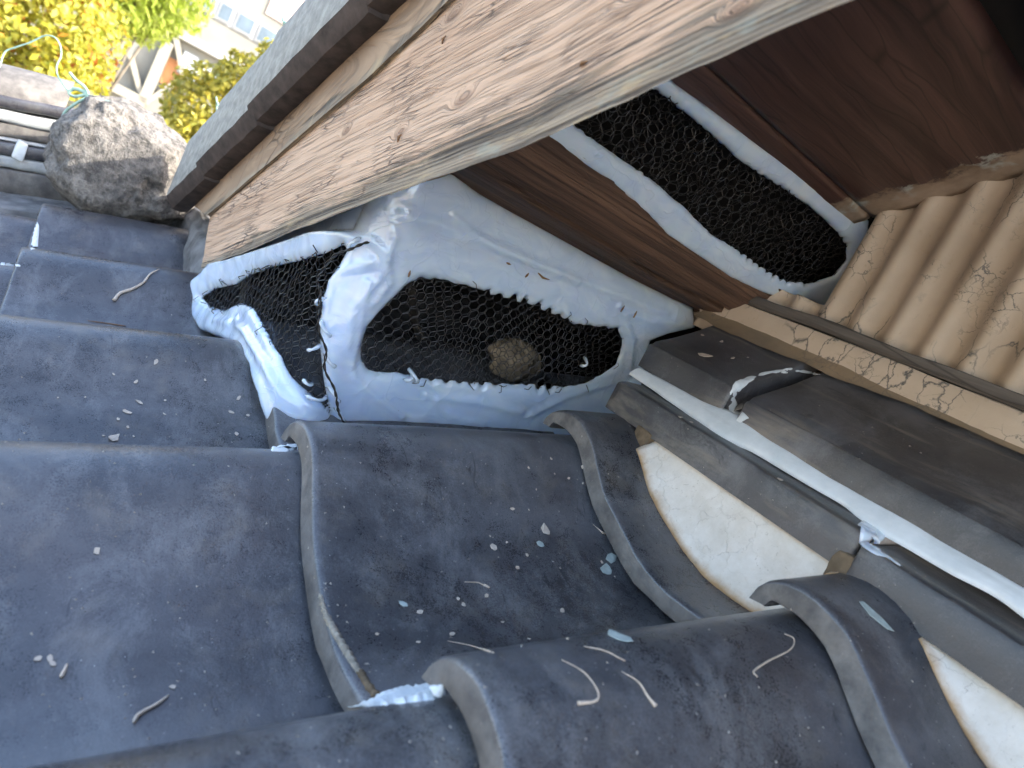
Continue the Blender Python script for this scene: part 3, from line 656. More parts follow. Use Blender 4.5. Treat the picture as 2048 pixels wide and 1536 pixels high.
# ================================================================== WIRE NET PATCHES AND SILICONE
PATH = [(.985, -.188), (.94, -.196), (.86, -.206), (.76, -.212), (.68, -.215), (.64, -.217), (.620, -.222), (.606, -.233), (.599, -.248), (.597, -.27), (.598, -.36), (.597, -.48), (.590, -.58), (.566, -.64)]
PATH = np.array(smooth_path([np.array(p) for p in PATH], 6)); PS = np.concatenate([[0], np.cumsum(np.linalg.norm(np.diff(PATH, axis=0), axis=1))])
_t = np.gradient(PATH, axis=0); _t /= np.linalg.norm(_t, axis=1)[:, None]; PN = np.stack([_t[:, 1], -_t[:, 0]], 1)
PN *= np.where((PN @ np.array([-.7, .7])) < 0, -1, 1)[:, None]
def sheet(s, z, h=0.0):
    x = np.interp(s, PS, PATH[:, 0]); y = np.interp(s, PS, PATH[:, 1]); nx = np.interp(s, PS, PN[:, 0]); ny = np.interp(s, PS, PN[:, 1])
    return np.stack([x + nx * h, y + ny * h, z + 0 * np.asarray(s)], -1)
def to_sheet(u, v):
    r = ray(u, v); d = r[:2]; best = None
    for i in range(len(PATH) - 1):
        a, b = PATH[i], PATH[i + 1]; e = b - a; den = d[0] * e[1] - d[1] * e[0]
        if abs(den) < 1e-12: continue
        t = (a[0] * e[1] - a[1] * e[0]) / den; w = (a[0] * d[1] - a[1] * d[0]) / den
        if t > 0 and -1e-6 <= w <= 1 + 1e-6 and (best is None or t < best[0]): best = (t, PS[i] + w * (PS[i + 1] - PS[i]))
    if best is None: return None
    return np.array([best[1], r[2] * best[0]])
def px_poly(pts, f): return np.array([q for q in (f(u, v) for u, v in pts) if q is not None])
def refine(poly, step=.004):
    out = []
    for a, b in zip(poly, np.roll(poly, -1, 0)):
        n = max(1, int(np.linalg.norm(b - a) / step)); out += [a + (b - a) * i / n for i in range(n)]
    return np.array(out)
def silicone(name, surf, outer, holes, smooth_holes, step, H, R, seed, parent, extra=None, pitch=.0125):
    lo = outer.min(0) - .004; hi = outer.max(0) + .004; nu = int((hi[0] - lo[0]) / step) + 2; nv = int((hi[1] - lo[1]) / step) + 2
    U, Vv = np.meshgrid(lo[0] + np.arange(nu) * step, lo[1] + np.arange(nv) * step, indexing='ij'); P = np.stack([U.ravel(), Vv.ravel()], 1)
    d, near = poly_sdf(P, outer); dsm = d.copy()
    for hp in smooth_holes: dsm = np.minimum(dsm, -poly_sdf(P, hp)[0])
    for hp in holes:
        dh, nh = poly_sdf(P, hp); dh = -dh; m = dh < d; d = np.where(m, dh, d); near[m] = nh[m]
    ins = d > 0; idx = -np.ones(len(P), int); Fg = []
    for f in grid_faces(nu, nv):
        if any(ins[i] for i in f): Fg.append(f)
    used = np.unique(np.array(Fg).ravel()); idx[used] = np.arange(len(used)); Q = P[used].copy(); out = ~ins[used]; Q[out] = near[used][out]; dd = np.where(out, 0, d[used])
    q3 = np.stack([Q[:, 0], Q[:, 1], Q[:, 0] * 0], 1); pr = lambda x, R_: np.sqrt(np.clip(1 - (1 - np.clip(x / R_, 0, 1)) ** 2, 0, 1))
    ds = np.where(out, 0, np.clip(dsm[used], 0, None)); prof = pr(dd, .004); big = pr(ds, R) * np.clip(dd / .003, 0, 1)
    warp = fbm(q3 * 12, 2, seed + 20)
    h = .0016 * prof + H * big * (1 + .22 * fbm(q3 * 17, 2, seed)) + big * .0007 * fbm(np.stack([Q[:, 0] * 30 + warp * 3.4, Q[:, 1] * 30 + warp * 3.4, Q[:, 0] * 0], 1), 2, seed + 4)
    if extra is not None: h = extra(Q, h, np.clip(dd / .006, 0, 1))
    front = surf(Q[:, 0], Q[:, 1], h); back = surf(Q[:, 0], Q[:, 1], -.004 * prof)
    n = len(Q); bmap = np.where(out, np.arange(n), np.arange(n) + n); V = np.concatenate([front, back])
    F = [tuple(idx[list(f)]) for f in Fg] + [tuple(bmap[idx[list(f)]])[::-1] for f in Fg]
    return fix_normals(obj(name, V, F, M['silicone'], parent))
def hexnet(name, surf, region, pitch, rad, seed, parent, depth=0.0, ang=0.0, grow=.008, wav=.003, off=(0, 0), jt=.16):
    w = pitch; ve = w * .5; dg = w * .577; rowh = ve + w * .29; lo = region.min(0) - .01; hi = region.max(0) + .01; segs = []
    ctr = (lo + hi) / 2; R_ = np.array([[math.cos(ang), -math.sin(ang)], [math.sin(ang), math.cos(ang)]]); span = np.linalg.norm(hi - lo) / 2 + .02; nr = int(span / rowh) + 2; nc = int(span / w) + 2
    for r in range(-nr, nr + 1):
        for c_ in range(-nc, nc + 1):
            ox = (c_ + (r % 2) * .5) * w + off[0]; oy = r * rowh + off[1]
            a = np.array([ox, oy]); b = a + [0, ve]; l = b + [-w / 2, rowh - ve]; rr = b + [w / 2, rowh - ve]
            segs += [(a, b, 1), (b, l, 0), (b, rr, 0)]
    A = np.array([(R_ @ s[0]) for s in segs]) + ctr; B = np.array([(R_ @ s[1]) for s in segs]) + ctr; tw = np.array([s[2] for s in segs])
    mid = (A + B) / 2; d, _ = poly_sdf(mid, region); k = d > -grow; A, B, tw = A[k], B[k], tw[k]
    def wz(Pq): return depth + wav * fbm(np.stack([Pq[:, 0] * 40, Pq[:, 1] * 40, Pq[:, 0] * 0 + seed], 1), 2, seed)
    def jit(Pq): q = np.stack([Pq[:, 0] * 60, Pq[:, 1] * 60, Pq[:, 0] * 0 + seed], 1); return Pq + np.stack([fbm(q, 2, seed + 3), fbm(q + 9, 2, seed + 5)], 1) * pitch * jt
    A = jit(A); B = jit(B); a3 = surf(A[:, 0], A[:, 1], wz(A)); b3 = surf(B[:, 0], B[:, 1], wz(B)); V, F = [], []
    def prism(p, q, r0):
        t = q - p; L_ = np.linalg.norm(t); t = t / L_; ref = np.array([0, 0, 1.]) if abs(t[2]) < .9 else np.array([1., 0, 0]); n_ = np.cross(t, ref); n_ /= np.linalg.norm(n_); b_ = np.cross(t, n_); o = len(V)
        for e, c_ in ((p - t * r0 * .6, 0), (q + t * r0 * .6, 1)):
            for kk in range(4):
                an = math.pi / 2 * kk + .4; V.append(e + (n_ * math.cos(an) + b_ * math.sin(an)) * r0)
        for kk in range(4): k2 = (kk + 1) % 4; F.append((o + kk, o + k2, o + 4 + k2, o + 4 + kk))
    rng = np.random.default_rng(seed)
    for p, q, w_ in zip(a3, b3, tw):
        if w_:
            m = 4; t = q - p; sd = np.cross(t / np.linalg.norm(t), [.3, .9, .1]); sd /= np.linalg.norm(sd); ph = rng.uniform(0, 6)
            for sg in (1, -1):
                pts = [p + t * (i / m) + sd * math.sin(ph + i * 1.7) * rad * .75 * sg for i in range(m + 1)]
                for x, y in zip(pts, pts[1:]): prism(x, y, rad * .85)
        else: prism(p, q, rad)
    return obj(name, V, F, M['wire'], parent, False)

corner = thing('net_patch', 'black hexagonal wire net sealed with thick milky silicone around the corner under the bargeboard', 'net patch')
cen_px = [(838, 556), (866, 556), (905, 560), (950, 575), (1000, 590), (1050, 602), (1100, 622), (1150, 645), (1190, 650), (1235, 657), (1244, 675), (1244, 700), (1234, 730), (1205, 750), (1170, 768), (1130, 776), (1060, 771), (980, 768), (900, 762),
          (850, 758), (800, 747), (755, 746), (733, 735), (723, 715), (723, 690), (735, 652), (760, 622), (790, 592), (812, 570)]
left_px = [(402, 594), (430, 577), (470, 568), (500, 549), (540, 534), (600, 521), (650, 506), (690, 490), (696, 500), (680, 530), (657, 560), (646, 600), (640, 650), (641, 700), (648, 760), (656, 800), (664, 832), (645, 806), (610, 778), (582, 752),
           (562, 712), (532, 662), (507, 616), (482, 606), (450, 622), (420, 612)]
out_px = [(380, 606), (392, 560), (470, 500), (600, 440), (700, 395), (780, 350), (905, 335), (960, 385), (1060, 440), (1160, 495), (1260, 552), (1330, 588), (1386, 616), (1390, 655), (1335, 668), (1300, 682), (1292, 720), (1285, 760), (1275, 800), (1300, 850), (1290, 920), (1100, 920), (900, 910), (720, 905),
          (640, 920), (560, 900), (538, 850), (520, 790), (505, 735), (480, 695), (440, 675), (402, 660), (384, 630)]
cen = px_poly(cen_px, to_sheet); lef = px_poly(left_px, to_sheet); outp = px_poly(out_px, to_sheet)
def scallop(poly, amp, pitch, keep):
    P = refine(poly, .0015); c_ = P.mean(0); o = []
    n = np.roll(P, -1, 0) - np.roll(P, 1, 0); n = np.stack([n[:, 1], -n[:, 0]], 1); n /= np.linalg.norm(n, axis=1)[:, None] + 1e-9; sgn = np.sign(((P - c_) * n).sum(1)); n *= sgn[:, None]
    ph = P[:, 0] / pitch * 2 * np.pi; ph = ph + 2.2 * fbm(np.stack([P[:, 0] * 35, P[:, 1] * 35, P[:, 0] * 0], 1), 2, 9); f = np.maximum(0, np.cos(ph)) ** .6 * np.clip(.5 + 2.2 * fbm(np.stack([P[:, 0] * 22, P[:, 1] * 22, P[:, 0] * 0], 1), 2, 29), .05, 1.2); jit = .25 + 1.5 * np.abs(fbm(np.stack([P[:, 0] * 70, P[:, 1] * 70, P[:, 0] * 0], 1), 2, 3)); msk = keep(P)
    return P + n * (amp * (f - .35) * jit * msk)[:, None]
cen_s = scallop(cen, .0055, .0150, lambda P: (P[:, 0] > cen[:, 0].min() + .022).astype(float))
lef_s = scallop(lef, .0012, .0125, lambda P: np.ones(len(P)))
zmin = outp[:, 1].min()
S_COR = PS[np.argmin(np.abs(PATH[:, 0] - .606) + np.abs(PATH[:, 1] + .233))]
STROKES = [px_poly(p, to_sheet) for p in (
    [(775, 395), (782, 470), (752, 555), (704, 610), (690, 690), (705, 750), (760, 800), (800, 830)], [(735, 470), (765, 500), (772, 560), (735, 605)], [(800, 430), (860, 440), (960, 480), (1060, 520), (1150, 560)],
    [(900, 430), (1000, 500), (1120, 545), (1240, 590), (1330, 625)], [(850, 790), (950, 800), (1040, 822)], [(1050, 830), (1130, 792), (1220, 765)], [(660, 560), (690, 540), (740, 520)],
    [(440, 640), (500, 662), (545, 745), (590, 830)], [(480, 640), (540, 725), (600, 812), (640, 850)], [(1250, 625), (1300, 640), (1370, 650)], [(730, 560), (715, 640), (700, 720)], [(760, 420), (740, 455), (690, 470)], [(870, 800), (900, 830), (960, 845)], [(1235, 610), (1262, 680), (1255, 745)])]
def stroke_h(Q):
    e = np.zeros(len(Q))
    for i, L_ in enumerate(STROKES):
        d = np.full(len(Q), 1e9)
        for a, b in zip(L_, L_[1:]):
            n_ = max(2, int(np.linalg.norm(b - a) / .004))
            for t in np.linspace(0, 1, n_): d = np.minimum(d, np.linalg.norm(Q - (a + (b - a) * t), axis=1))
        w = .0026 + .0022 * ((i * 7) % 5) / 4; e += .0017 * np.exp(-(d / w) ** 2) - .0008 * np.exp(-((d - .007) / .005) ** 2)
    return e
def cor_extra(Q, h, ed):
    s, z = Q[:, 0], Q[:, 1]; p = sheet(s, z); e = np.zeros(len(Q)); zb = fb(p[:, 0]); left = np.clip((S_COR + .01 - s) / .02, 0, 1)
    # fuller round the corner post and along the foot, flush where it meets the underside of the bargeboard
    e += .0065 * np.exp(-((s - S_COR - .020) / .020) ** 2) + .003 * np.exp(-((s - S_COR - .05) / .03) ** 2)
    d, _ = poly_sdf(Q, outp); e += left * .0035 * np.exp(-np.clip(d, 0, None) / .016) * np.clip((-.10 - z) / .04, 0, 1)
    q3 = np.stack([s * 55, z * 16, s * 0], 1); e += left * .0007 * fbm(q3, 2, 44) + stroke_h(Q)
    e += left * .008 * np.exp(-np.clip(zb - z, 0, None) / .013)
    lim = np.where(left > 0, np.clip((zb + .004 - z) / .007, 0, 1) * left + (1 - left), 1.0)
    return (h + e * ed) * lim - .004 * (1 - lim)
silicone('silicone_seal', sheet, outp, [cen_s, lef_s], [cen, lef], .0021, .0036, .022, 5, corner, cor_extra)
hexnet('wire_net', sheet, cen, .0104, .00048, 3, corner, -.001, .03, jt=.13)
hexnet('wire_net', sheet, cen, .0104, .00046, 8, corner, -.005, -.05, off=(.004, .005), jt=.13)
hexnet('wire_net', sheet, lef, .0115, .00048, 5, corner, .0005, .12, wav=.004)
hexnet('wire_net', sheet, lef, .0115, .00048, 6, corner, -.005, .02, off=(.003, .004))
# selvedge of the net: twisted wire pair lying on the silicone along the corner
sv = [to_sheet(u, v) for u, v in [(738, 482), (715, 497), (690, 512), (668, 540), (655, 566), (657, 590), (649, 625), (646, 655), (652, 690), (648, 725), (657, 760), (664, 790), (668, 815), (682, 838)]]
sv3 = [sheet(np.array([q[0]]), np.array([q[1]]), .0165)[0] for q in sv]; svp = smooth_path(sv3, 8)
for ph in (0, math.pi):
    pts = [p + np.array([math.sin(i * .75 + ph) * .0013, math.cos(i * .75 + ph) * .0008, math.sin(i * .4) * .0006]) for i, p in enumerate(svp)]
    V, F = tube(pts, .00075, 5); obj('selvedge_wire', V, F, M['wire'], corner)
# torn silicone threads along the selvedge and hole edges
M['sil_thin'] = M['silicone']
for i, (u, v, du, dv) in enumerate([(640, 610, 20, -14), (645, 640, 18, 30), (650, 705, 16, 22), (640, 690, -18, 8), (655, 770, 18, 26), (650, 790, -40, -6), (625, 765, -16, -12), (668, 810, 14, 24), (820, 742, -20, 10), (815, 735, 12, 22), (700, 500, 26, -24), (1165, 712, -14, 14)]):
    a = to_sheet(u, v); b = to_sheet(u + du, v + dv)
    if a is None or b is None: continue
    pts = [sheet(np.array([a[0] + (b[0] - a[0]) * t]), np.array([a[1] + (b[1] - a[1]) * t]), .004 + .010 * math.sin(math.pi * t) + .004 * t)[0] for t in np.linspace(0, 1, 7)]
    V, F = tube(pts, [.0022, .0020, .0015, .0013, .0016, .0022, .0006], 6); obj('silicone_thread', V, F, M['silicone'], corner)

rs = np.random.default_rng(5); V, F = [], []
for poly in (cen, lef):
    R_ = refine(poly, .006)
    for q in R_[rs.permutation(len(R_))[:26]]:
        d_ = rs.normal(size=2); d_ /= np.linalg.norm(d_); a = sheet(np.array([q[0]]), np.array([q[1]]), .003)[0]; b = sheet(np.array([q[0] + d_[0] * .006]), np.array([q[1] + d_[1] * .006]), .0075)[0]; c_ = sheet(np.array([q[0] + d_[0] * .010]), np.array([q[1] + d_[1] * .008]), .0045)[0]
        v_, f_ = tube([a, b, c_], .00045, 4); F += [tuple(i + len(V) for i in f) for f in f_]; V += v_
st_ = obj('cut_wire_ends', V, F, M['wire'], corner, False); st_['kind'] = 'stuff'
slot = thing('net_patch', 'dark wire net set in a long slot between purlin and soffit, edged with grey silicone', 'net patch')
GA = np.array([PTx - .004, 0, PTz + .006]); GB = np.array([xg + .022, 0, sof_z(xg + .022) - .001]); gdir = GB - GA; GL = np.linalg.norm(gdir); gdir /= GL; gn = np.cross(gdir, [0, 1., 0]); gn *= -1 if gn[0] > 0 else 1
def slotS(s, t, h=0.0):
    s = np.asarray(s, float); t = np.asarray(t, float); h = np.asarray(h, float) + 0 * s
    return np.stack([GA[0] + gdir[0] * t + gn[0] * h, -s, GA[2] + gdir[2] * t + gn[2] * h], -1)
def to_slot(u, v):
    p = onPl(u, v, GA, gn); return np.array([-p[1], (p - GA) @ gdir])
slot_hole_px = [(1040, 190), (1140, 110), (1250, 130), (1345, 205), (1400, 247), (1450, 292), (1482, 322), (1560, 372), (1620, 412), (1670, 457), (1694, 490), (1694, 522), (1668, 553), (1620, 568), (1570, 563), (1530, 540), (1480, 505), (1420, 468), (1370, 420), (1310, 366), (1260, 332), (1200, 290), (1120, 230)]
slot_out_px = [(1000, 215), (1140, 60), (1260, 75), (1350, 168), (1430, 224), (1512, 282), (1612, 348), (1710, 412), (1738, 442), (1734, 475), (1734, 520), (1714, 582), (1652, 620), (1586, 608), (1520, 584), (1458, 556), (1386, 508), (1330, 470), (1286, 424), (1205, 362), (1116, 300), (1046, 256)]
sh = px_poly(slot_hole_px, to_slot); so = px_poly(slot_out_px, to_slot)
silicone('silicone_seal', slotS, so, [scallop(sh, .0030, .0115, lambda P: np.ones(len(P)))], [sh], .0021, .0030, .016, 15, slot)
hexnet('wire_net', slotS, sh, .0115, .00045, 13, slot, -.003, .35, wav=.008, jt=.15)
hexnet('wire_net', slotS, sh, .0115, .00045, 18, slot, -.008, -.2, wav=.012, off=(.004, .003), jt=.15)
hexnet('wire_net', slotS, sh, .0115, .00045, 19, slot, -.013, .1, wav=.008, off=(.002, .006), jt=.25)
# offcut of pale timber lying inside the gap
bm = bmesh.new(); bmesh.ops.create_icosphere(bm, subdivisions=4, radius=1); lv = np.array([v.co[:] for v in bm.verts]); lf = [[v.index for v in f.verts] for f in bm.faces]; bm.free()
lv = lv * (1 + .45 * fbm(lv * 1.6, 3, 61) + .12 * fbm(lv * 6, 3, 62))[:, None] * np.array([.012, .034, .024])
M['lump'] = mat_simple('tan_clay_lump', (.20, .155, .10), .9, .6, 60, .8); pc_ = onX(1034, 722, .648)
oc = obj('clay_lump', lv, lf, M['lump']); oc.location = pc_; tag(oc, 'tan lump of bedding clay glimpsed behind the wire net', 'clay lump')

M['dim_seal'] = mat_simple('dimmed_sealant', (.40, .41, .40), .7, .25, 60, .5)  # sealant colour darkened to hold down the sun on the ridge joints
# ================================================================== FAR END OF THE LOWER ROOF: verge ridge, stone, mortar
ridge = thing('verge_ridge', 'stacked flat ridge tiles with white sealant joints beside the rough stone', 'ridge')
XR = 1.42; RS = .28
def rline(u, v): p = onX(u, v, XR); return p[2] + RS * p[1]        # height at y=0 of a line on the ridge's front
def ridge_bar(name, z0, z1, xf, xb, mat, seed, ya=-.11, yb_=.95, bev=.004, amp=.0012):
    n = 90; Y = np.linspace(ya, yb_, n); sec = np.array([(xb, z1), (xf + bev, z1), (xf + bev * .3, z1 - bev * .3), (xf, z1 - bev), (xf, (z0 + z1) / 2), (xf, z0 + bev), (xf + bev, z0), (xb, z0)]); P = np.zeros((n, 8, 3))
    for i, y in enumerate(Y): P[i, :, 0] = sec[:, 0]; P[i, :, 1] = y; P[i, :, 2] = sec[:, 1] - RS * y
    q = P.reshape(-1, 3); P[..., 0] += (fbm(q * 30, 3, seed) * amp).reshape(n, 8); P[..., 2] += (fbm(q * 30 + 4, 3, seed + 1) * amp).reshape(n, 8)
    V = P.reshape(-1, 3); F = grid_faces(n, 8) + [(i * 8 + 7, i * 8, (i + 1) * 8, (i + 1) * 8 + 7) for i in range(n - 1)] + [tuple(range(8)), tuple((n - 1) * 8 + j for j in range(8))[::-1]]
    return fix_normals(obj(name, V, F, mat, ridge))
rz = [rline(0, 392), rline(0, 338), rline(0, 311), rline(0, 276), rline(0, 246), rline(0, 223), rline(0, 206)]
ridge_bar('mortar_bed', rz[0] - .05, rz[0] + .006, XR - .012, XR + .2, M['mortar'], 91, amp=.006)
yj = onX(40, 300, XR)[1]
for i, (a, b_, xo) in enumerate([(rz[0] + .004, rz[1], 0.0), (rz[2] + .001, rz[3] - .006, .006), (rz[4] - .022, rz[4], .012), (rz[5] + .006, rz[6] + .012, .004)]):
    if i in (1,):
        ridge_bar('flat_tile', a, b_, XR + xo, XR + .2, M['tile_old'], 92 + i, -.11, yj - .003); ridge_bar('flat_tile', a, b_, XR + xo, XR + .2, M['tile_old'], 96 + i, yj + .003, .95)
    else: ridge_bar('flat_tile', a, b_, XR + xo, XR + .2, M['edge'] if i in (0, 2) else M['tile_old'], 92 + i)
for a, b_ in ((rz[1] + .001, rz[2] - .001), (rz[3] - .006, rz[4] - .022), (rz[4] + .001, rz[5] + .004)): ridge_bar('sealant_bead', a, b_, XR + .008, XR + .15, M['dim_seal'], 101, bev=.004, amp=.003)
V, F = box_mesh((XR - .004, yj - .008, rz[2] - .002 - RS * yj), (XR + .05, yj + .008, rz[3] - RS * yj), .004, 2, .003, 1, 3); obj('sealant_smear', V, F, M['sealant'], ridge)
# rounded cover tiles on top
for i, y0 in enumerate((-.02, .215, .45, .685)):
    n, m = 10, 15; P = np.zeros((n, m, 3))
    for a in range(n):
        t = a / (n - 1); y = y0 + .225 * t; rr = .062 + .012 * (t if i else t)
        for b_ in range(m): an = math.pi * b_ / (m - 1); P[a, b_] = (XR + .09 - math.cos(an) * rr * 1.25, y, rz[6] + .006 - RS * y + math.sin(an) * rr * .75)
    B = P.copy(); B[..., 0] = XR + .09 + (P[..., 0] - XR - .09) * .8; B[..., 2] = P[..., 2] - .012; V, F = closed_grid(P, B); fix_normals(obj('cover_tile', V, F, M['edge'], ridge))
# the stone
bm = bmesh.new(); bmesh.ops.create_icosphere(bm, subdivisions=6, radius=1); sv_ = np.array([v.co[:] for v in bm.verts]); sf = [[v.index for v in f.verts] for f in bm.faces]; bm.free()
r_ = 1 + .26 * fbm(sv_ * 1.5 + 3, 3, 7) + .09 * fbm(sv_ * 4, 3, 8) + .035 * fbm(sv_ * 14, 4, 9) + .018 * fbm(sv_ * 40, 3, 19)
for nn_, lim_ in (((.6, .5, .6), .88), ((-.3, .2, .93), .86), ((-.75, -.5, .3), .87), ((.1, -.9, .4), .9), ((-.8, .55, .1), .86)):
    nn_ = np.array(nn_) / np.linalg.norm(nn_); dn = (sv_ * r_[:, None]) @ nn_; r_ = np.where(dn > lim_, r_ * (lim_ + (dn - lim_) * .25) / np.maximum(dn, 1e-6), r_)
sc_ = at(262, 330, 1.135); V = sv_ * r_[:, None] * np.array([.095, .110, .092]); V[:, 2] = np.maximum(V[:, 2], -.095)
st = obj('rough_stone', V, sf, M['stone']); st.location = sc_; st.rotation_euler = (.2, -.1, .3); tag(st, 'rough rounded grey stone, half sunlit, at the end of the ridge', 'stone')
# mortar skirt under stone and at the foot of the verge
V, F = box_mesh((1.0, -.42, -.27), (1.40, -.215, -.150), .02, 2, .016, 4, 33); m_ = obj('mortar_fillet', V, F, M['mortar'], roof)
V, F = box_mesh((1.30, -.24, -.30), (1.45, .95, -.262), .01, 2, .01, 3, 34); V[:, 2] -= .29 * V[:, 1]; obj('mortar_fillet', V, F, M['mortar'], roof)
# copper wire sticking up by the ridge
cw = thing('copper_wire', 'loose green copper wire twisted into a tangle beside the rough stone', 'wire')
def cwire(name, pts, d, r=.0022, parent=cw): V, F = tube(smooth_path([at(u, v, d) for u, v in pts], 7), r, 6); obj(name, V, F, M['copper'], parent)
cwire('wire_strand', [(240, 210), (205, 200), (175, 190), (150, 193), (138, 186), (148, 178), (165, 183), (176, 192)], 1.07)
cwire('wire_strand', [(122, 275), (122, 245), (132, 222), (155, 205), (175, 192), (170, 175), (152, 160), (140, 146), (143, 150)], 1.07)
cwire('wire_strand', [(178, 250), (172, 225), (176, 200), (172, 186), (158, 178), (145, 176)], 1.07)
cwire('wire_strand', [(138, 184), (128, 172), (115, 150), (114, 130), (122, 112), (120, 90), (108, 74), (88, 72), (60, 85), (30, 95), (10, 104), (0, 130), (-10, 150)], 1.07, .0012)

# ================================================================== SMALL WHITE SEALANT BETWEEN TILES
def patch(name, pxs, mat, seed, lift=.0016):
    """thin skin of sealant dragged over whatever tiles lie under its outline"""
    poly = np.array(pxs, float); lo, hi = poly.min(0), poly.max(0); stp = max(2.5, (hi - lo).max() / 60); nu, nv = [int(x) + 2 for x in (hi - lo) / stp]
    U, Vv = np.meshgrid(lo[0] + np.arange(nu) * stp, lo[1] + np.arange(nv) * stp, indexing='ij'); Q = np.stack([U.ravel(), Vv.ravel()], 1); d, near = poly_sdf(Q, poly); ins = d > 0
    Fg = [f for f in grid_faces(nu, nv) if any(ins[i] for i in f)]; used = sorted({i for f in Fg for i in f}); idx = {}; V = []
    for i in used:
        q = Q[i] if ins[i] else near[i]; p, n = on_tile(*q)
        if p is None: continue
        w = math.sin((q[1] + q[0] * .25) * .45) * .0006 + .0005 * math.sin(q[0] * .3 + q[1]); idx[i] = len(V); V.append(p + n * ((lift + w + .002 * min(1, d[i] / 12)) if ins[i] else -.0004))
    F = [tuple(idx[i] for i in f) for f in Fg if all(i in idx for i in f)]
    F = [f for f in F if max((V[a] - V[b]).length for a in f for b in f) < .05]
    return fix_normals(obj(name, V, F, mat, roof, True))

# ================================================================== BITS LYING ON THE TILES
M['flake_w'] = mat_simple('pale_flake', (.52, .44, .36), .7, .15, 200, .2); M['flake_g'] = mat_simple('grey_green_flake', (.40, .46, .43), .6, .2, 200, .2); M['husk'] = mat_simple('tan_husk', (.60, .49, .38), .6, .25, 120, .2); M['splinter'] = mat_simple('brown_splinter', (.24, .13, .06), .7, .3, 150, .2)
def flake(u, v, size, mat, label, grp, seed, elong=1.4, curl=.25):
    p, n = on_tile(u, v)
    if p is None: return
    rng = random.Random(seed); a0 = rng.uniform(0, 6.3); t = n.cross(Vector((0, 1, 0))).normalized(); b = n.cross(t); k = rng.randint(6, 8); V = []
    for lay in (0, 1):
        for i in range(k):
            an = a0 + 2 * math.pi * i / k; r = size * rng.uniform(.65, 1.1) if lay == 0 else None
            if lay == 0: V.append([math.cos(an) * r * elong, math.sin(an) * r])
    ca, sa = math.cos(a0), math.sin(a0); W3 = []
    for lay in (0, 1):
        for x, y in V:
            h = .0003 + curl * (x * x) / (size * elong) * .6 + lay * .0003; X, Y = x * ca - y * sa, x * sa + y * ca; W3.append(p + t * X + b * Y + n * h)
    F = [tuple(range(k))[::-1], tuple(range(k, 2 * k))] + [(i, (i + 1) % k, k + (i + 1) % k, k + i) for i in range(k)]
    o = obj('paint_flake', [w - p for w in W3], F, M[mat], None, False); o.location = p; tag(o, label, 'flake', grp)
def husk(pts, r, label, mat='husk', name='seed_husk', cat='husk', grp=None, prof=None):
    P = []
    for q in smooth_path([np.array(p, float) for p in pts], 5):
        p, n = on_tile(*q)
        if p is not None: P.append(p + n * r * .4)
    if len(P) < 3: return
    n_ = len(P); rad = [r * .46 * (np.interp(i / (n_ - 1), [0, .2, .8, 1], prof or [.35, .6, .9, .6])) for i in range(n_)]; V, F = tube([p - P[0] for p in P], rad, 6)
    o = obj(name, V, F, M[mat]); o.location = P[0]; tag(o, label, cat, grp)
# let bits also rest on the capping tiles
_caps = [o for o in cap.children if o.name.startswith('capping_tile')]
for o in _caps:
    off = len(_bv); _bv += [v.co.copy() for v in o.data.vertices]; _bf += [tuple(off + i for i in p.vertices) for p in o.data.polygons]
BVH = BVHTree.FromPolygons(_bv, _bf)
def ribbon(pxs, widths, h, mat, seed, parent=cap):
    C = [on_tile(*q) for q in smooth_path([np.array(p, float) for p in pxs], 8)]; C = [(np.array(p), np.array(n)) for p, n in C if p is not None]; n_ = len(C); P = np.zeros((n_, 9, 3))
    for i, (p, nn) in enumerate(C):
        t = C[min(i + 1, n_ - 1)][0] - C[max(i - 1, 0)][0]; t /= np.linalg.norm(t) + 1e-9; sd = np.cross(t, nn); sd /= np.linalg.norm(sd) + 1e-9; w = np.interp(i / (n_ - 1), np.linspace(0, 1, len(widths)), widths)
        for j in range(9): a = math.pi * j / 8; P[i, j] = p - sd * math.cos(a) * w * .5 + nn * (math.sin(a) ** .6 * h * (.5 + .5 * w / max(widths)) - .001)
    q = P.reshape(-1, 3); P += (np.stack([fbm(q * 90, 3, seed + e) for e in range(3)], 1) * .0012).reshape(P.shape)
    return fix_normals(obj('sealant_smear', P.reshape(-1, 3), grid_faces(n_, 9), mat, parent))
def SMEARS():
    ribbon([(1478, 850), (1466, 815), (1468, 790), (1482, 768), (1510, 752), (1550, 743), (1600, 742), (1645, 750)], [.022, .012, .009, .0085, .007, .006, .004, .002], .0022, M['sealant'], 8)
    ribbon([(1800, 1040), (1765, 1046), (1745, 1060), (1738, 1082), (1752, 1100), (1778, 1114), (1802, 1132)], [.016, .018, .018, .016, .012, .007, .002], .0020, M['silicone'], 9)
SMEARS()
patch('sealant_patch', [(682, 1417), (740, 1404), (765, 1388), (800, 1380), (850, 1371), (885, 1368), (893, 1388), (870, 1400), (800, 1408), (740, 1413)], M['sealant'], 1)
patch('sealant_patch', [(536, 902), (560, 894), (592, 890), (598, 899), (570, 904)], M['sealant'], 2)
patch('sealant_patch', [(60, 500), (66, 470), (74, 443), (79, 452), (76, 497)], M['sealant'], 3)
patch('sealant_patch', [(0, 526), (20, 527), (42, 531), (40, 534), (0, 530)], M['sealant'], 3)
def crumb(pts, r, mat):
    P = []
    for q in smooth_path([np.array(p, float) for p in pts], 8):
        p, n = on_tile(*q)
        if p is not None: P.append(p)
    rad = [r * random.uniform(.5, 1.2) for _ in P]; V, F = tube(P, rad, 6); obj('mortar_crumb', V, F, mat, roof)
M['crumb'] = mat_simple('pale_crumb', (.30, .265, .21), .9, .5, 150, .6)
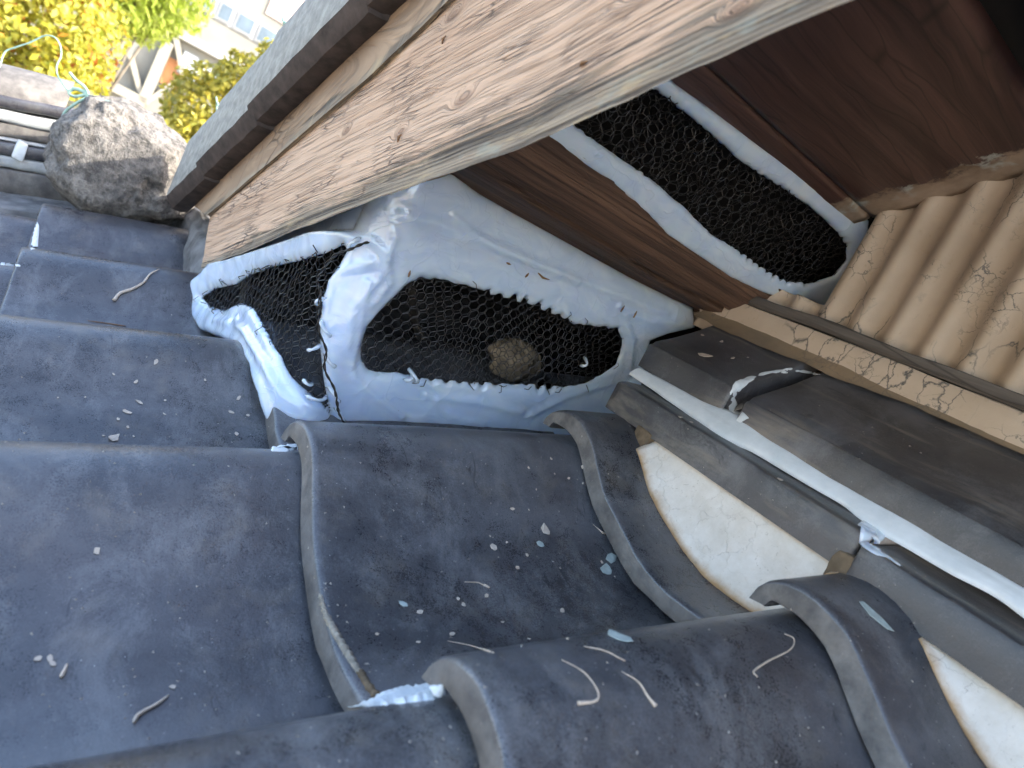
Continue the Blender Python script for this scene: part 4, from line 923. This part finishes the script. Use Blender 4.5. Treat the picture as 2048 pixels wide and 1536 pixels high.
patch('mortar_smear', [(636, 1185), (645, 1190), (655, 1222), (674, 1256), (702, 1303), (726, 1345), (716, 1352), (690, 1314), (660, 1264), (646, 1232)], M['crumb'], 4, .0008)
crumb([(720, 1345), (738, 1375), (752, 1392)], .0024, M['earth'])
SM = 'tiny pale paint flake scattered on the middle roof tile'
for i, (u, v) in enumerate([(1057, 936), (1102, 918), (1166, 934), (1109, 948), (1137, 957), (1165, 967), (1072, 979), (1057, 1020), (1024, 1018), (980, 1073), (1013, 1085), (1054, 1111), (1035, 1136), (1120, 1137), (1203, 1125), (916, 1198), (973, 1193), (927, 1210), (839, 1225), (1005, 1245), (754, 1269), (836, 1285), (903, 1269), (1124, 1222), (1135, 1279), (1058, 1279)]):
    flake(u, v, random.uniform(.0006, .0019), 'flake_w' if i % 4 else 'husk', SM, 'small flakes on the middle tile', 200 + i)
flake(1091, 1061, .0048, 'flake_w', 'largest white curled paint flake on the middle roof tile', None, 31, 1.1, .5)
flake(986, 1095, .0034, 'flake_w', 'square whitish paint flake left of the large curled flake', None, 32, 1.3)
GLS = ['small grey-green flake just below the large curled white flake', 'jagged grey-green flake near the raised edge of the tile under the capping', 'tiny grey-green sliver left of centre on the middle tile', 'grey-green flake lying on the crest where the front tile begins', 'broad dull grey-green flake beside the jagged one']
for i, (u, v, s, e) in enumerate([(1080, 1089, .0030, 1.3), (1222, 1116, .0048, 1.4), (805, 1208, .0022, 1.8), (1236, 1274, .0045, 1.9), (1213, 1140, .0056, 1.3)]): flake(u, v, s, 'flake_g', GLS[i], 'grey-green flakes on the middle tile', 40 + i, e, .1)
flake(1751, 1234, .0042, 'flake_g', 'long grey-green flake on the front roof tile below the capping', None, 48, 3.2, .05)
flake(1410, 711, .0048, 'husk', 'round tan droplet mark on the upper capping tile', None, 49, 1.5, .02)
for i, (u, v) in enumerate([(1443, 684), (1405, 671), (1466, 717), (1382, 845), (1360, 835), (1560, 960)]): flake(u, v, .0018, 'flake_w', 'tiny pale fleck on the capping tiles', 'flecks on the capping', 400 + i)
BL = 'small pale flake on the roof tile left of the net patch'
for i, (u, v) in enumerate([(227, 749), (272, 764), (330, 801), (236, 839), (279, 805), (463, 825), (477, 797), (328, 828), (253, 824), (473, 868), (256, 855), (496, 831), (116, 796), (267, 873), (343, 630), (170, 795), (410, 760), (312, 725), (207, 872)]):
    flake(u, v, random.uniform(.0006, .0021), 'flake_w', BL, 'small flakes beside the net patch', 300 + i, random.uniform(1.2, 2.6))
flake(227, 876, .0042, 'flake_w', 'larger white curled flake near the front edge of the left tile', None, 60, 1.2, .6)
flake(193, 1102, .0020, 'flake_w', 'single whitish flake on the large pale tile at left', None, 61)
for i, (u, v) in enumerate([(76, 1318), (105, 1328), (100, 1318), (345, 1375)]): flake(u, v, .0015, 'flake_w', ['leftmost of three blurred pale specks on the lower left tile', 'lowest of three blurred pale specks on the lower left tile', 'upper right of three blurred pale specks on the lower left tile', 'pale speck beside the curved husk on the lower left tile'][i], 'specks on the lower left tile', 500 + i)
husk([(929, 1165), (955, 1166), (968, 1172), (978, 1176), (968, 1169)], .0013, 'small hooked tan husk on the middle roof tile')
husk([(1185, 1050), (1195, 1058), (1203, 1065), (1209, 1069)], .0019, 'tan husk with a round head and thin tail near the capping', prof=[.2, .25, 1, .7])
husk([(895, 1283), (940, 1292), (988, 1307)], .0010, 'thin straight tan stalk at the foot of the middle tile')
husk([(1123, 1322), (1165, 1345), (1190, 1375), (1196, 1395), (1185, 1405), (1155, 1408)], .0017, 'hooked tan husk on the front roof tile, left one', prof=[.2, .4, .8, 1.2])
husk([(1242, 1345), (1275, 1365), (1295, 1395), (1310, 1413)], .0017, 'tan husk widening at its end on the front roof tile', prof=[.2, .4, .9, 1.3])
husk([(1167, 1294), (1210, 1303), (1250, 1323)], .0009, 'very thin pale stalk along the crest of the front tile')
husk([(1568, 1269), (1587, 1279), (1580, 1300), (1536, 1323), (1507, 1343), (1514, 1355)], .0014, 'bent tan husk shaped like an S on the front tile at right')
husk([(337, 1393), (312, 1411), (278, 1431), (267, 1448)], .0026, 'curved tan husk on the blurred lower left tile')
husk([(134, 1330), (128, 1344), (122, 1357)], .0026, 'short tan husk on the lower left tile near the frame edge')
husk([(318, 541), (300, 550), (285, 568), (262, 580), (240, 588), (228, 602)], .0040, 'long curled tan husk on the far tile near the stone', prof=[.25, .6, 1, 1.1])
husk([(175, 642), (212, 647), (252, 653)], .0016, 'thin brown twig along the crest of the left tile', 'splinter', 'twig', 'twig')
for i, pts in enumerate([[(1066, 541), (1075, 550), (1088, 554)], [(1040, 549), (1047, 541)], [(1230, 618), (1238, 606)], [(1256, 630), (1263, 617)], [(808, 548), (812, 535)], [(1003, 520), (1011, 524)]]):
    a = [to_sheet(*p) for p in pts]; P = [sheet(np.array([q[0]]), np.array([q[1]]), .0105)[0] for q in a]
    if len(P) == 2: P = [P[0], (P[0] + P[1]) / 2, P[1]]
    V, F = tube([p - P[0] for p in P], [.0007, .0012, .0004], 5); o = obj('wood_splinter', V, F, M['splinter']); o.location = P[0]; tag(o, 'small brown wood splinter stuck in the silicone above the net', 'splinter', 'splinters in the silicone')

# uncountable grit on the tiles, thicker in the laps
V, F = [], []; rg = np.random.default_rng(77); spots = []
for _ in range(420): spots.append((rg.uniform(0, 1900), rg.uniform(560, 1530), .00042))
for a, b, n_ in (((640, 1150), (735, 1385), 22), ((0, 876), (600, 898), 25), ((1180, 900), (1440, 1225), 20), ((0, 640), (460, 682), 18)):
    for _ in range(n_): t = rg.uniform(); spots.append((a[0] + (b[0] - a[0]) * t + rg.normal() * 14, a[1] + (b[1] - a[1]) * t + rg.normal() * 12, .0005))
for u, v, r in spots:
    p, n = on_tile(u, v)
    if p is None: continue
    r *= rg.uniform(.5, 1.9); t = n.cross(Vector(rg.normal(size=3))).normalized(); b = n.cross(t); o_ = len(V); V += [p + t * r * 1.6, p - t * r + b * r, p - t * r - b * r, p + n * r * .8]; F += [(o_, o_ + 1, o_ + 3), (o_ + 1, o_ + 2, o_ + 3), (o_ + 2, o_, o_ + 3)]
M['grit'] = mat_simple('grey_grit', (.30, .27, .23), .8, .6, 400, .1)
gr = obj('roof_grit', V, F, M['grit'], None, False); tag(gr, 'fine pale grit and dust crumbs sprinkled over the roof tiles', 'grit', None, 'stuff')
# curled splinters on the bargeboard
for u, v, du, dv in ((795, 284, 10, -16), (884, 88, 9, -16), (1160, 132, 16, -8)):
    a, b = onY(u, v, YB + .0005), onY(u + du, v + dv, YB + .0005); V, F = tube([a, (a + b) / 2 + np.array([0, .0014, 0]), b + np.array([0, .0005, 0])], [.0004, .0012, .0003], 5); obj('splinter', V, F, M['splinter'], bo)

# ================================================================== BACKGROUND: trees, building, ground
GZ = -4.6
def crown(name, blobs, n, size, mat, parent, seed, droop=0.0, asp=1.9):
    rng = np.random.default_rng(seed); V = []; F = []; vols = np.array([b[1][0] * b[1][1] * b[1][2] for b in blobs]); vols = vols / vols.sum()
    for bi, (c_, r_) in enumerate(blobs):
        k = int(n * vols[bi]); d = rng.normal(size=(k, 3)); d /= np.linalg.norm(d, axis=1)[:, None]; rad = rng.uniform(.25, 1, k) ** .45
        lump = 1 + .28 * fbm(d * 2.6 + seed + bi, 3, seed + bi); P = np.asarray(c_) + d * (rad * lump)[:, None] * np.asarray(r_)
        keep = fbm(P * 2.6 / max(r_), 2, seed + 40) > -.42; P = P[keep]; d = d[keep]
        for p, dd in zip(P, d):
            s = size * rng.uniform(.6, 1.35); nrm = dd * .6 + rng.normal(size=3) * .6 + np.array([0, 0, .35]); nrm /= np.linalg.norm(nrm); t = np.cross(nrm, rng.normal(size=3) + np.array([0, 0, -droop])); t /= np.linalg.norm(t)
            if droop: t = t + np.array([0, 0, -droop]); t /= np.linalg.norm(t)
            b = np.cross(nrm, t); o = len(V); V += [p - t * s * asp * .5, p + b * s * .5 + nrm * s * .12, p + t * s * asp * .5, p - b * s * .5 + nrm * s * .12]; F += [(o, o + 1, o + 2), (o, o + 2, o + 3)]
    return obj(name, V, F, mat, parent, False)
def trunk(parent, base, top, r0, limbs, mat):
    pts = [np.array(base) + (np.array(top) - np.array(base)) * t + np.array([math.sin(t * 5) * .06, math.cos(t * 4) * .05, 0]) for t in np.linspace(0, 1, 9)]
    V, F = tube(pts, [r0 * (1 - .6 * t) for t in np.linspace(0, 1, 9)], 9); obj('trunk', V, F, mat, parent)
    for a in limbs:
        s = pts[5] * .5 + pts[6] * .5; V, F = tube([s, s * .5 + np.array(a) * .5 + np.array([0, 0, .08]), np.array(a)], [r0 * .45, r0 * .28, r0 * .1], 6); obj('limb', V, F, mat, parent)
M['bark'] = mat_simple('bark', (.20, .17, .13), .9, .4, 12, .8)
M['leaf_y'] = mat_leaf('yellow_red_leaves', [(0, (.27, .27, .02)), (.35, (.40, .37, .03)), (.62, (.52, .47, .08)), (.88, (.26, .30, .03)), (.96, (.42, .16, .02)), (1, (.30, .08, .02))])
M['leaf_g'] = mat_leaf('light_green_leaves', [(0, (.24, .32, .03)), (.5, (.36, .44, .06)), (1, (.46, .52, .12))], .45)
M['leaf_o'] = mat_leaf('olive_leaves', [(0, (.22, .22, .03)), (.5, (.34, .31, .045)), (.8, (.48, .41, .05)), (1, (.58, .47, .06))])
def tree(name, label, u, v, d, blobs, n, size, mat, seed, **kw):
    c_ = at(u, v, d); t = thing(name, label, 'tree', None, (float(c_[0]), float(c_[1]), GZ)); inv = np.array([c_[0], c_[1], GZ])
    B = [(np.array(c_) + np.array(o) - inv, r) for o, r in blobs]; crown('crown', B, n, size, mat, t, seed, **kw)
    trunk(t, (0, 0, 0), tuple(B[0][0]), .05, [tuple(b[0]) for b in B[1:]], M['bark']); return t
tree('yellow_tree', 'bright yellow tree flecked with red leaves behind the ridge', 60, 60, 6.6, [((0, 0, 0), (1.0, .75, .95)), ((.2, .62, .25), (.8, .8, .8)), ((-.1, -.32, -.25), (.7, .42, .55)), ((0, .2, -.9), (.8, .8, .7)), ((.2, .3, .9), (.8, .8, .6))], 24000, .042, M['leaf_y'], 11)
tree('green_tree', 'feathery light green tree in front of the building', 300, 0, 9.5, [((0, .2, .3), (.7, .6, .6)), ((.1, -.28, .2), (.6, .45, .5)), ((0, .30, -.28), (.5, .5, .45)), ((.1, -.05, -.15), (.5, .45, .4)), ((.2, .8, .5), (.9, .7, .9))], 11000, .034, M['leaf_g'], 12, droop=.7, asp=4.5)
tree('olive_tree', 'olive and golden tree showing between verge tiles and stone', 490, 175, 4.6, [((0, .03, 0), (.35, .17, .20)), ((.1, .17, -.22), (.35, .22, .26)), ((0, -.16, .22), (.35, .17, .20)), ((0, .15, -.62), (.4, .3, .4))], 9000, .026, M['leaf_o'], 13)
# building
FD = 21.0; fc = at(420, 80, 1.0); fh = np.array([fc[0], fc[1], 0]); fl_ = np.linalg.norm(fh); fh /= fl_; fa = np.array([fh[1], -fh[0], 0]); f0 = at(420, 80, FD / fl_)
if (MW.T @ fa)[0] < 0: fa = -fa
def BF(u, v): p = onPl(u, v, f0, fh) - f0; return float(p @ fa), float(p[2])
bld = thing('concrete_building', 'cream concrete building with window band and steel cross braces behind the trees', 'building', None, (float(f0[0]), float(f0[1]), GZ)); bld.rotation_euler = (0, 0, math.atan2(fa[1], fa[0]))
BZ = float(f0[2]) - GZ
M['cream'] = mat_simple('cream_render', (.24, .235, .205), .85, .12, 1.2, .1); M['glass'] = mat_simple('window_glass', (.12, .16, .20), .08, .3, 2.0, 0); M['frame'] = mat_simple('white_frame', (.33, .34, .34), .5, .08, 3, 0); M['brace'] = mat_simple('beige_steel', (.31, .29, .235), .6, .12, 3, 0)
M['pane_w'] = mat_simple('bright_pane', (.62, .68, .70), .2, .1, 3, 0); M['pinkish'] = mat_simple('pink_render', (.55, .40, .36), .85, .1, 2, .1); M['orange'] = mat_simple('orange_panel', (.50, .22, .09), .8, .2, 3, .1); M['grey_d'] = mat_simple('grey_recess', (.33, .33, .31), .85, .1, 2, .1)
inward = 1 if (Matrix.Rotation(math.atan2(fa[1], fa[0]), 3, 'Z') @ Vector((0, 1, 0))).dot(Vector(fh)) > 0 else -1
def bbox(name, a0, a1, b0, b1, d0, d1, mat, parent=bld): V, F = box_mesh((min(a0, a1), min(d0 * inward, d1 * inward), BZ + min(b0, b1)), (max(a0, a1), max(d0 * inward, d1 * inward), BZ + max(b0, b1))); return obj(name, V, F, mat, parent, False)
bbox('wall', -9, 14, -BZ, 6.5, 0, 6, M['cream'])
def bbar(name, p, q, w, d, mat):
    a = np.array(BF(*p)); b = np.array(BF(*q)); t = (b - a) / np.linalg.norm(b - a); n = np.array([-t[1], t[0]]) * w / 2; c4 = [a - n, b - n, b + n, a + n]; V = [(x, -.02 * inward, BZ + z) for x, z in c4] + [(x, -(d) * inward, BZ + z) for x, z in c4]
    fix_normals(obj(name, V, [(0, 1, 2, 3), (7, 6, 5, 4), (0, 4, 5, 1), (1, 5, 6, 2), (2, 6, 7, 3), (3, 7, 4, 0)], mat, bld, False))
a_l = BF(417, 34); a_r = BF(527, 90); b_bot = (a_l[1] + a_r[1]) / 2; b_top = BF(484, 21)[1]
bbox('window_recess', BF(330, -10)[0], BF(600, 130)[0] + .8, b_bot, b_top, -.02, .02, M['frame'])
pil = [BF(425, 36)[0], BF(458, 62)[0], BF(503, 82)[0], BF(548, 105)[0]]; wdt = pil[1] - pil[0]
pil = [pil[0] - 2 * wdt, pil[0] - wdt] + pil + [pil[-1] + wdt]
for a, b in zip(pil, pil[1:]):
    w = bbox('window', a + .05, b - .05, b_bot + .04, b_top - .04, -.05, -.02, M['frame']); bbox('pane', a + .09, b - .09, b_bot + .08, b_top - .08, -.06, -.05, M['glass'], w)
le = BF(371, 80); le2 = BF(471, 122); bl_ = (le[1] + le2[1]) / 2
bbox('ledge', -9, 14, bl_ - .10, bl_ + .10, -.22, -.02, M['grey_d'])
for (u, v) in [(376, 128), (398, 142), (420, 154)]:
    a, b = BF(u, v); w = bbox('window', a - .17, a + .17, b - .30, b + .26, -.05, -.02, M['frame']); bbox('pane', a - .15, a + .15, b - .27, b + .23, -.06, -.05, M['pane_w'], w)
a, b = BF(345, 145); bbox('panel', a - .18, a + .2, b - .35, b + .3, -.04, -.02, M['orange'])
a, b = BF(585, 12); bbox('panel', a - .5, a + 2.2, b - .5, 6.4, -.03, -.02, M['pinkish'])
bbar('brace', (338, 85), (286, 205), .24, .25, M['brace']); bbar('brace', (212, 165), (292, 206), .22, .25, M['brace']); bbar('brace', (292, 206), (352, 165), .12, .2, M['brace']); bbar('brace', (352, 75), (380, 225), .13, .2, M['brace']); bbar('brace', (262, 110), (283, 190), .12, .2, M['brace'])
# ground reaches the horizon
M['ground'] = mat_simple('pale_ground', (.38, .33, .26), .95, .25, .6, .2)
g = obj('ground', [(-1500, -1500, GZ), (1500, -1500, GZ), (1500, 1500, GZ), (-1500, 1500, GZ)], [(0, 1, 2, 3)], M['ground'], None, False); g['kind'] = 'structure'; g['label'] = 'pale ground far below the roof'
